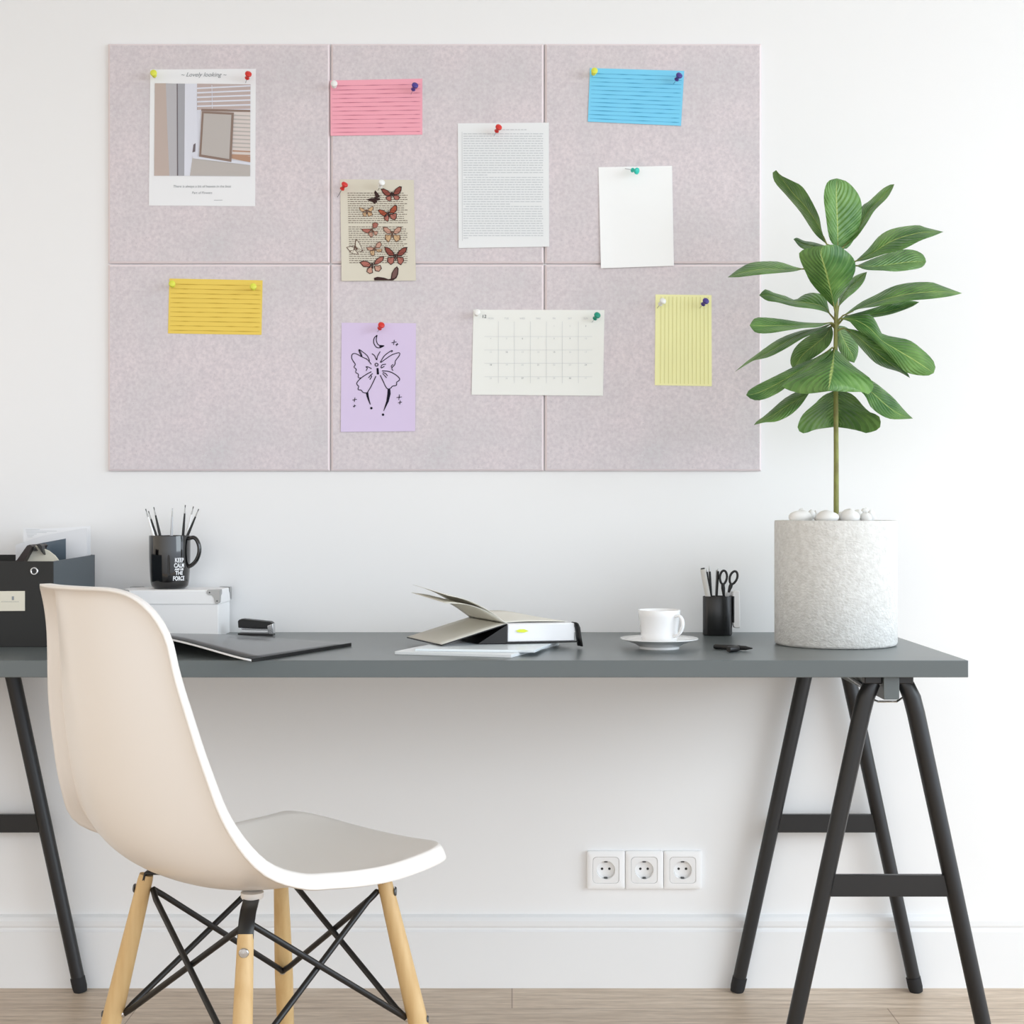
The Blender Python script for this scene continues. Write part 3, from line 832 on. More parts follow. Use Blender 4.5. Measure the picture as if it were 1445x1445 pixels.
# ------------------------------------------------------------------ white storage box
sb = thing('storage_box', (-.687,-.08,DT), 'white lidded storage box with metal corners, under the black mug', 'box')
X0, X1, Y0, Y1 = -.790, -.586, -.140, -.012
MB().box(X0+.002, X1-.002, Y0+.002, Y1-.002, DT, DT+.072).build('body', M['white'], sb, bevel=.0012)
MB().box(X0, X1, Y0, Y1, .8065, .835).build('lid', M['white'], sb, bevel=.0015)
for (cx_, sx_) in ((X0, 1), (X1, -1)):
    for (cy_, sy_) in ((Y0, 1), (Y1, -1)):
        m = MB()
        yf = cy_-sy_*.0008
        def C2(u, zz): return (cx_+sx_*u, yf, .8355-zz)
        m.prism([C2(-.0008,0), C2(.024,0), C2(.025,.006), C2(.021,.010), C2(.014,.010), C2(.010,.016), C2(.008,.026), C2(.003,.028), C2(-.0008,.026)], (0, -sy_*.0007, 0))
        xf = cx_-sx_*.0008
        m.prism([(xf, cy_+sy_*u, .8355-zz) for u, zz in ((-.0008,0),(.022,0),(.022,.008),(.012,.012),(.008,.024),(-.0008,.026))], (-sx_*.0007,0,0))
        m.prism([(cx_+sx_*u, cy_+sy_*v, .8353) for u, v in ((-.001,-.001),(.022,-.001),(.018,.008),(.008,.018),(-.001,.022))], (0,0,.0008))
        m.lathe([(0,.0012),(.0014,.0008),(.0016,0)], (cx_+sx_*.019, yf-sy_*.0007, .8355-.005), n=10, axis=(0,-sy_,0), mi=1)
        m.lathe([(0,.0012),(.0014,.0008),(.0016,0)], (cx_+sx_*.004, yf-sy_*.0007, .8355-.022), n=10, axis=(0,-sy_,0), mi=1)
        m.build('corner_plate', [M['silver'], M['dark_metal']], sb)

# ------------------------------------------------------------------ mug and brushes
mc = Vector((-.7000, -.072, .8362))
mug = thing('mug', mc, 'tall glossy black mug with white lettering standing on the white box', 'mug')
mp_ = [(0,0),(.030,0),(.0345,.002),(.0372,.006),(.0392,.016),(.0405,.035),(.0415,.060),(.042,.106),(.0415,.1075),(.0395,.1070),(.0390,.100),(.038,.05),(.036,.012),(.030,.006),(0,.005)]
MB().lathe(mp_, mc, n=64).build('body', M['gloss_black'], mug, angle=60)
ha = math.radians(-8)
hd = Vector((math.cos(ha), math.sin(ha), 0))
hp = [(.0385,.100),(.050,.1035),(.0575,.098),(.0625,.085),(.0620,.070),(.056,.056),(.047,.047),(.0385,.043)]
MB().tube(catmull([mc+hd*a+Vector((0,0,b_)) for a, b_ in hp], 28), .0052, n=14, sq=.8).build('handle', M['gloss_black'], mug, angle=80)
def mug_r(z):
    for (r0,z0),(r1,z1) in zip(mp_[1:8], mp_[2:9]):
        if z0 <= z <= z1 and z1 > z0: return r0+(r1-r0)*(z-z0)/(z1-z0)
    return .042
m = MB()
phi0 = math.radians(40)
for txt, zz, sz, sqx in (('KEEP',.0538,.0122,.80),('CALM',.0431,.0122,.76),('AND USE',.0376,.0052,.95),('THE',.0281,.0108,.88),('FORCE',.0168,.0122,.72)):
    vs, fs = text_tris(txt, sz, bold=.00035)
    P = []
    for x, y in vs:
        z = zz+y; r = mug_r(z)+.0004; a = phi0+x*sqx/r*.95
        P.append(mc+Vector((r*math.sin(a), -r*math.cos(a), z)))
    ff = []
    for f in fs:
        nn = (P[f[1]]-P[f[0]]).cross(P[f[2]]-P[f[0]])
        o_ = P[f[0]]-mc; o_.z = 0
        ff.append(f if nn.dot(o_) > 0 else tuple(reversed(f)))
    m.add(P, ff)
m.build('lettering', M['paper'], mug)
br = [((205.5,718),(230,800),'white','leftmost white handled fine brush in the mug'),
      ((209.5,721),(234,800),'black','black handled brush second from left in the mug'),
      ((217,715.5),(236,802),'black','black handled brush with bare tip, third from left in the mug'),
      ((243.5,717),(240,800),'clear','thin clear stick standing alone in the middle of the mug'),
      ((261.5,712.5),(255,800),'black','upright black brush, tallest in the mug'),
      ((273,714.5),(252,802),'white','white handled thin brush at the right of the mug'),
      ((280.5,718),(246,800),'black','black brush leaning farthest right in the mug')]
M['clear'] = mat('pale_clear_plastic', (198,200,204), .2)
for i, (a, b2, c, lab) in enumerate(br):
    yy = -.072+(-.012, .012, -.004, .0, .010, .014, -.006)[i]
    A = PX(*a, yy); Bq = PX(*b2, yy)
    t = thing('brush', Bq, lab, 'brush', 'brushes in the black mug')
    ln = (A-Bq)
    f1 = 1-12/ (ln.length*690)
    MB().tube([Bq, Bq.lerp(A, .6), Bq.lerp(A, f1)], [.0024,.0028,.0017], n=10).build('handle', {'white': M['white'], 'black': M['black'], 'clear': M['clear']}[c], t)
    MB().tube([Bq.lerp(A, f1), Bq.lerp(A, 1-4/(ln.length*690))], [.0016,.0011], n=10).build('ferrule', M['silver'], t)
    MB().tube([Bq.lerp(A, 1-4/(ln.length*690)), Bq.lerp(A, .995), A], [.0009,.0012,.0003], n=8).build('tip', M['dark_metal'] if c != 'clear' else M['clear'], t)

# ------------------------------------------------------------------ open magazine lying on its pages
def page_surface(nl, nr, fl, fr, hN, hF, n=16):
    rows = []
    for j in range(9):
        v = j/8; r = []
        for i in range(n+1):
            u = i/n
            a = Vector(nl).lerp(Vector(nr), u); b_ = Vector(fl).lerp(Vector(fr), u)
            p_ = a.lerp(b_, v); p_.z += hN(u)*(1-v)+hF(u)*v
            r.append(p_)
        rows.append(r)
    return rows
mg = thing('magazine', (-.55,-.38,DT), 'open charcoal covered magazine lying face down, arched towards the chair', 'magazine')
NR = (-.437,-.632,DT+.0015); FR = (-.3025,-.331,DT+.0015); NS = (-.700,-.455,DT+.0015); FS = (-.560,-.160,DT+.0015)
NL = (-.845,-.370,DT+.0015); FL = (-.70,-.152,DT+.0015)
hN = lambda u: .030*math.sin(math.pi/2*min(1,(1-u)*1.15))**1.3; hF = lambda u: .002*(1-u)
R1 = page_surface(NS, NR, FS, FR, hN, hF)
hN2 = lambda u: .030*math.sin(math.pi/2*u)**1.2; hF2 = lambda u: .002*u
R2 = page_surface(NL, NS, FL, FS, hN2, hF2)
full = [a[:-1]+b_ for a, b_ in zip(R2, R1)]
up = lambda R, dz: [[p_+Vector((0,0,dz)) for p_ in r] for r in R]
MB().grid(full).build('pages', M['paper'], mg, solid=.0032, offset=1, angle=60)
mcov = mat('charcoal_gloss_cover', (58,62,64), .28, coat=.2)
MB().grid(up(full, .0037)).build('cover', mcov, mg, solid=.0012, offset=1, angle=60)

ev = (Vector(FR)-Vector(NR)).normalized(); pv = Vector((ev.y, -ev.x, 0))
q = [Vector(NR)-pv*.001, Vector(FR)-pv*.001, Vector(FR)+pv*.0012, Vector(NR)+pv*.0012]
q = [Vector((v.x, v.y, DT+.0003)) for v in (q[0], q[3], q[2], q[1])]
MB().hexa(q, [v+Vector((0,0,.0062)) for v in q]).build('cover_edge', M['black'], mg)

# ------------------------------------------------------------------ stapler
st = thing('stapler', (-.519,-.115,DT), 'small black stapler with a silver front beside the white box', 'stapler')
sp = lambda pts, y0, dy: ([PX(a, b_, y0) for a, b_ in pts], (0, dy, 0))
P, o_ = sp([(335.5,897),(335.5,893.5),(385,894.5),(385,898)], -.128, .030)
MB().prism(P, o_).build('base', M['black'], st, bevel=.0008)
P, o_ = sp([(336,886),(335.5,877),(337,874.5),(343,873.5),(381,877.5),(384.5,879.5),(385,884),(378,887.5)], -.126, .026)
MB().prism(P, o_).build('top_arm', M['black'], st, bevel=.0015)
P, o_ = sp([(377,883),(385,880),(385.5,895),(381,896),(378,893.5)], -.1275, .029)
MB().prism(P, o_).build('front_plate', M['chrome'], st, bevel=.001)
P, o_ = sp([(340,887),(378,887.5),(378,890),(342,889)], -.123, .02)
MB().prism(P, o_).build('magazine_rail', M['chrome'], st)

# ------------------------------------------------------------------ papers under the open book
def slab(name, a, b_, far, z0, z1, mtl, label, cat):
    a, b_, far = Vector((*a,0)), Vector((*b_,0)), Vector((*far,0))
    bot = [a, b_, b_+far, a+far]
    o = MB().hexa([v+Vector((0,0,z0)) for v in bot], [v+Vector((0,0,z1)) for v in bot]).build(name, mtl, loc=(a+b_+far)/2+Vector((0,0,z0)), bevel=.0006)
    return tag(o, label, cat)
slab('magazine', (-.208,-.492), (-.001,-.552), (.090,.245), DT, DT+.0055, mat('soft_white_cover', (236,240,242), .35), 'thin white magazine lying flat on the table, lowest under the open book', 'magazine')
slab('magazine', (-.172,-.490), (.040,-.520), (.045,.205), DT+.0057, DT+.0100, mat('pale_cover', (232,240,244), .3), 'upper white magazine directly under the open book', 'magazine')

# ------------------------------------------------------------------ open book
K0 = Vector((-.0085,-.398,0)); dD = Vector((-.40,.9165,0)); eE = Vector((.9165,.40,0)).normalized()
eE = Vector((.972,.235,0)).normalized()
zb = DT+.0108
bk = thing('book', (K0+eE*.06+dD*.09+Vector((0,0,zb))), 'thick open book with black covers and lifted pages, on two white magazines', 'book')
def BK(e, d_, z): return K0+eE*e+dD*d_+Vector((0,0,z))
WB, LB = .128, .182
m = MB(); m.hexa([BK(0,0,zb+.003),BK(WB,0,zb+.003),BK(WB,LB,zb+.003),BK(0,LB,zb+.003)], [BK(.001,0,.7865),BK(WB,0,.7865),BK(WB,LB,.7865),BK(.001,LB,.7865)])
m.build('page_block', M['paper'], bk, bevel=.0015)
m = MB()
m.hexa([BK(-.004,-.004,zb),BK(WB+.006,-.004,zb),BK(WB+.006,LB+.004,zb),BK(-.004,LB+.004,zb)], [BK(-.004,-.004,zb+.0026),BK(WB+.006,-.004,zb+.0026),BK(WB+.006,LB+.004,zb+.0026),BK(-.004,LB+.004,zb+.0026)])
m.build('back_cover', M['black'], bk, bevel=.0008)
m = MB(); m.hexa([BK(-.055,.004,zb+.0003),BK(-.001,-.003,zb+.0003),BK(-.001,LB,zb+.0003),BK(-.050,LB,zb+.0003)], [BK(-.050,.006,zb+.002),BK(-.001,-.003,.786),BK(-.001,LB,.786),BK(-.050,LB,zb+.002)])
m.build('spine', M['black'], bk, bevel=.0008)
def slope_sheet(z_near, z_far, w_, bulge, h0=.7868, n=14):
    rows = []
    for j in range(7):
        v = j/6; r = []
        for i in range(n+1):
            u = i/n
            z1 = z_near+(z_far-z_near)*v
            r.append(BK(-w_*u, LB*v, h0+(z1-h0)*u+bulge*math.sin(math.pi*u)))
        rows.append(r)
    return rows
eS = eE; eE = Vector((.917,.40,0)).normalized()
fc = MB().grid(slope_sheet(.7522,.7522,.130,0)).build('front_cover', M['black'], bk, solid=.002, offset=0)
MB().grid([[p_+Vector((0,0,.0016)) for p_ in r] for r in slope_sheet(.7522,.7522,.129,0)]).build('endpaper', M['grey_paper'], fc, solid=.0005, offset=0)
lp = mat('cream_leaf', (230,228,218), .85, spec=.08)
MB().grid(slope_sheet(.842,.853,.118,.010)).build('page', lp, bk, solid=.0006, offset=0, angle=80)
MB().grid(slope_sheet(.828,.838,.121,.012)).build('page', lp, bk, solid=.0006, offset=0, angle=80)
eE = eS
rows = []
for j in range(7):
    v = j/6
    rows.append([BK(WB*.97*u, LB*(.12+.86*v), .7870+(.002+.011*v)*math.sin(math.pi*u**.7)+.0008*u) for u in [i/14 for i in range(15)]])
MB().grid(rows).build('page', lp, bk, solid=.0006, offset=0, angle=80)
a = PX(727,890,-.395)
def tabp(px, py): 
    s_ = PX(px, py, -.400); return s_
P = [PX(x, y, -.4005+ (x-716)/768*.235*0+.0) for x, y in [(728,890.5),(733,888.5),(740,888.5),(746,891),(740,893),(732,892.5)]]
u0 = [((v.x-K0.x)) for v in P]
P = [Vector((v.x, K0.y+(v.x-K0.x)*.242-.0012, v.z)) for v in P]
MB().prism(P, (0,-.0018,0)).build('bookmark_flag', mat('lime_flag',(222,232,60),.5), bk)
rows = [[BK(WB-.001, .02+t_, .7870), BK(WB+.004, .02+t_, .786), BK(WB+.0065, .02+t_, .778), BK(WB+.009, .018+t_, .762), BK(WB+.010, .015+t_, .7425)] for t_ in (0,.10)]
rows = [[BK(WB+.0005, -.006+t_, .7872), BK(WB+.004, -.006+t_, .785), BK(WB+.0065, -.008+t_, .778), BK(WB+.008, -.010+t_, .760), BK(WB+.009, -.014+t_, .7440)] for t_ in (0,.012,.02)]
MB().grid(rows).build('elastic_band', M['black'], bk, solid=.0022, angle=60)

# ------------------------------------------------------------------ cup and saucer
cc = Vector((.2725,-.372,DT))
sa = MB().lathe([(0,.0025),(.033,.0015),(.0345,0),(.037,0),(.0375,.004),(.046,.009),(.060,.0135),(.0722,.0175),(.0725,.0190),(.0715,.0195),(.058,.0165),(.044,.0115),(.034,.0085),(.030,.0105),(.0275,.0080),(0,.0080)], cc, n=72).build('saucer', M['ceramic'], loc=cc, angle=50)
tag(sa, 'round white porcelain saucer under the coffee cup', 'saucer')
c2 = cc+Vector((0,0,.0085))
cup = thing('coffee_cup', c2, 'white porcelain cup standing on its saucer', 'cup')
MB().lathe([(0,.001),(.026,.0),(.0305,.001),(.0325,.004),(.0345,.020),(.0378,.050),(.0392,.0618),(.0386,.0628),(.0375,.0620),(.0358,.048),(.0325,.018),(.030,.006),(0,.004)], c2, n=64).build('body', M['ceramic'], cup, angle=60)
hd = Vector((.72,-.69,0)).normalized()
hp = [(.0365,.0520),(.046,.0535),(.0530,.047),(.0545,.037),(.0505,.026),(.042,.018),(.0335,.0155)]
MB().tube(catmull([c2+hd*a+Vector((0,0,b_)) for a, b_ in hp], 26), .0042, n=12, sq=.7).build('handle', M['ceramic'], cup, angle=80)

# ------------------------------------------------------------------ pen holder
pc = Vector((.4195,-.078,DT))
ph = thing('pen_holder', pc, 'small oval black pen holder near the plant pot', 'pen holder')
pr = [(0,0),(.028,0),(.030,.002),(.030,.079),(.0292,.080),(.0284,.079),(.0282,.004),(0,.004)]
M['ph'] = mat('satin_black_plastic', (30,31,32), .3)
MB().lathe(pr, pc, n=48, sxy=(1,.72)).build('body', M['ph'], ph, angle=40)
MB().box(pc.x+.0302, pc.x+.0335, -.085, -.065, DT+.026, DT+.080).build('clip_rail', M['black'], ph, bevel=.0008)
def holder_item(name, lab, cat, pts_r, px0, px1, y, mtl, group=None, extra=None):
    pass
def stick(name, lab, cat, a, b2, y, r0, r1, m1, tipm=None, tip=0, n=12, sq=None, ty=None):
    A = PX(*a, y if ty is None else ty); Bq = PX(*b2, y)
    t = thing(name, Bq, lab, cat)
    f1 = 1-tip
    MB().tube([Bq, Bq.lerp(A, f1)], [r0, r0], n=n, sq=sq).build('barrel', m1, t)
    if tip:
        MB().tube([Bq.lerp(A, f1), Bq.lerp(A, f1+tip*.5), A], [r0*.95, r0*.6, r1], n=n).build('tip', tipm, t)
    return t
t = stick('highlighter', 'thick white highlighter pen leaning left in the black holder', 'pen', (991.5,801.5), (1006,880), -.085, .0056, .0050, mat('off_white_barrel', (224,222,216), .4), M['dark_metal'], .02, n=16)
stick('pencil', 'black pencil directly right of the white highlighter', 'pencil', (997,802), (1008,882), -.072, .0022, .0004, M['black'], M['silver'], .06, n=6)
stick('pencil', 'black pencil with the highest tip in the pen holder', 'pencil', (1001,798), (1006,882), -.080, .0025, .0004, M['black'], M['silver'], .10, n=6)
stick('pencil', 'black pencil beside the grey ruler in the pen holder', 'pencil', (1013.5,802), (1009,882), -.075, .0025, .0006, M['black'], M['silver'], .05, n=6)
P = [PX(x, y, -.070) for x, y in [(1010.2,804.5),(1012.6,804.5),(1010.8,880),(1008.0,880)]]
tag(MB().prism(P, (0,.0012,0)).build('ruler', M['silver'], loc=P[3], bevel=.0003), 'narrow grey ruler standing in the pen holder', 'ruler')
# scissors
sc_ = thing('scissors', PX(1022,880,-.078), 'scissors with black ring handles, upside down in the pen holder', 'scissors')
for (cx_, cy_, rx, ry, tilt, jx, jy) in ((1020.8,814.8,5.0,9.6,5,1021.5,842),(1035.0,815.2,5.2,9.4,18,1028,836)):
    y_ = -.078 if cx_ < 1025 else -.075
    pts = []
    for k in range(29):
        a = 2*math.pi*k/28; x = rx*math.cos(a); y = ry*math.sin(a)
        if y > 0: x *= (1-.15*(y/ry))
        c_, s_ = math.cos(math.radians(tilt)), math.sin(math.radians(tilt))
        pts.append(PX(cx_+x*c_-y*s_, cy_+x*s_+y*c_, y_))
    hnd = MB().tube(pts, .0024, n=10, caps=False)
    s_ = math.sin(math.radians(tilt)); c_ = math.cos(math.radians(tilt))
    lo_ = PX(cx_-ry*s_*.95, cy_+ry*c_*.95, y_)
    hnd.tube([lo_, lo_.lerp(PX(jx, jy, y_), .35), PX(jx, jy, y_)], [.0036,.0042,.0022], n=10)
    hnd.build('ring_handle', M['black'], sc_, angle=80)
    b0 = PX(jx, jy, y_); b1 = PX(1040-jx+985, 882, y_) if False else PX(2044-jx+2, 880, y_)
    sd = Vector((.0035,0,0))
    MB().prism([b0-sd, b0+sd, b1+sd*.4, b1-sd*.2], (0,.0012,0)).build('blade', M['silver'], sc_)
P = [PX(x, y, -.066) for x, y in [(1024,838),(1027,834),(1038,833.5),(1038,858),(1024,870)]]
tag(MB().prism(P, (0,.006,0)).build('eraser', M['white'], loc=P[4], bevel=.001), 'white eraser peeking over the right rim of the pen holder', 'eraser')
P = [PX(x, y, -.084) for x, y in [(1034.3,836),(1038,833.5),(1044,833.5),(1045,886.5),(1036.5,886.5),(1034.8,882)]]
tag(MB().prism(P, (0,.018,0)).build('correction_pen', M['white'], loc=P[4], bevel=.002), 'flat white pen clipped on the outside of the pen holder', 'pen')

# marker and its cap on the desk
mk = thing('marker', PX(1030,916,-.40), 'black marker lying on the table in front of the pen holder', 'marker')
def flat(px, y): 
    s_ = F/(y-CY); return Vector(((px-CX)/s_, y, DT))
A = flat(1007.5,-.395)+Vector((0,0,.0052)); Bq = flat(1053,-.425)+Vector((0,0,.0052)); 
MB().tube([A, A.lerp(Bq,.05), A.lerp(Bq,.80), A.lerp(Bq,.83), Bq], [.0036,.0048,.0048,.0042,.0040], n=16).build('barrel', M['black'], mk, angle=40)
dr = (Bq-A).normalized()
MB().tube([Bq, Bq+dr*.006, Bq+dr*.012], [.0036,.0022,.0009], n=12).build('tip', M['black'], mk)
A = flat(1028,-.452)+Vector((0,0,.0058)); Bq = flat(1046,-.408)+Vector((0,0,.0058))
A = flat(1028,-.458)+Vector((0,0,.0058)); Bq = flat(1041,-.437)+Vector((0,0,.0058))
o = MB().tube([A, A.lerp(Bq,.08), A.lerp(Bq,.9), Bq], [.0048,.0056,.0056,.0046], n=18).build('cap', M['black'], loc=(A.x, A.y, DT)); tag(o, 'short black marker cap lying against the front of the marker', 'cap')

# ------------------------------------------------------------------ potted plant
SY = -.290
stemx = PX(1179.5, 700, SY).x
pl = thing('potted_plant', (stemx, SY, DT), 'tall fiddle-leaf plant in a round whitish concrete pot on the table', 'plant')
M['pot'] = mat('rough_white_concrete', (232,232,229), .9, spec=.2, mottle=((212,211,207), 90, (1,1,1), .22), bump=(190,(1,1,1.3),1.0))
potc = Vector((PX(1179,800,SY).x, SY, DT))
MB().lathe([(0,0),(.108,0),(.1125,.0015),(.1148,.006),(.1150,.120),(.1150,.232),(.1140,.2358),(.1100,.2365),(.1060,.2350),(.1050,.20),(.1050,.198),(0,.198)], potc, n=96).build('pot', M['pot'], pl, angle=50)
MB().lathe([(0,.2145),(.05,.2150),(.1045,.2140),(.1045,.20)], potc, n=40).build('soil', mat('dark_soil',(70,58,48),.95), pl)
def leafmat():
    m = bpy.data.materials.new('green_leaf'); m.use_nodes = True; n = m.node_tree; b = n.nodes['Principled BSDF']; L = n.links.new
    b.inputs['Roughness'].default_value = .38; b.inputs['Specular IOR Level'].default_value = .4
    au = n.nodes.new('ShaderNodeAttribute'); au.attribute_name = 'across'
    av = n.nodes.new('ShaderNodeAttribute'); av.attribute_name = 'along'
    ab = n.nodes.new('ShaderNodeMath'); ab.operation = 'ABSOLUTE'; L(au.outputs['Fac'], ab.inputs[0])
    # side veins run forward from the midrib
    k1 = n.nodes.new('ShaderNodeMath'); k1.operation = 'MULTIPLY'; k1.inputs[1].default_value = -.34; L(ab.outputs[0], k1.inputs[0])
    k2 = n.nodes.new('ShaderNodeMath'); k2.operation = 'ADD'; L(k1.outputs[0], k2.inputs[0]); L(av.outputs['Fac'], k2.inputs[1])
    k3 = n.nodes.new('ShaderNodeMath'); k3.operation = 'MULTIPLY'; k3.inputs[1].default_value = 75; L(k2.outputs[0], k3.inputs[0])
    k4 = n.nodes.new('ShaderNodeMath'); k4.operation = 'COSINE'; L(k3.outputs[0], k4.inputs[0])
    k5 = n.nodes.new('ShaderNodeMapRange'); k5.inputs[1].default_value = .80; k5.inputs[2].default_value = 1.0; k5.inputs[4].default_value = .28; L(k4.outputs[0], k5.inputs[0])
    rib = n.nodes.new('ShaderNodeMapRange'); rib.inputs[1].default_value = .045; rib.inputs[2].default_value = .02; rib.inputs[3].default_value = 0; rib.inputs[4].default_value = .7; L(ab.outputs[0], rib.inputs[0])
    t = n.nodes.new('ShaderNodeTexCoord'); no = n.nodes.new('ShaderNodeTexNoise'); no.inputs['Scale'].default_value = 16; no.inputs['Detail'].default_value = 4; L(t.outputs['Object'], no.inputs[0])
    cr = n.nodes.new('ShaderNodeValToRGB'); e = cr.color_ramp.elements
    e[0].position = .34; e[0].color = lin((58,104,46)); e[1].position = .68; e[1].color = lin((118,160,84)); L(no.outputs[0], cr.inputs[0])
    a1 = n.nodes.new('ShaderNodeMix'); a1.data_type = 'RGBA'; L(k5.outputs[0], a1.inputs[0]); L(cr.outputs[0], a1.inputs[6]); a1.inputs[7].default_value = lin((146,184,112))
    a2 = n.nodes.new('ShaderNodeMix'); a2.data_type = 'RGBA'; L(rib.outputs[0], a2.inputs[0]); L(a1.outputs[2], a2.inputs[6]); a2.inputs[7].default_value = lin((186,204,120))
    L(a2.outputs[2], b.inputs['Base Color'])
    bu = n.nodes.new('ShaderNodeBump'); bu.inputs['Strength'].default_value = .5; bu.inputs['Distance'].default_value = .0015; bu.invert = True
    L(k4.outputs[0], bu.inputs['Height']); L(bu.outputs[0], b.inputs['Normal'])
    return m
M['leaf'] = leafmat()
M['stem'] = mat('green_stem', (150,158,84), .6, mottle=((112,104,60), 60, (1,1,.6), .25))
sp_ = [PX(x, y, SY) for x, y in ((1180,760),(1180,640),(1179.5,560),(1179,500),(1179.5,450),(1181,400),(1183,350))]
MB().tube(sp_, [.0052,.0047,.0045,.0042,.0036,.0030,.0022], n=14).build('stem', M['stem'], pl, angle=80)
A_ = lambda p_: (1010+p_[0]/4.014, 220+p_[1]/4.014)
B_ = lambda p_: (1030+p_[0]/5.352, 480+p_[1]/5.352)
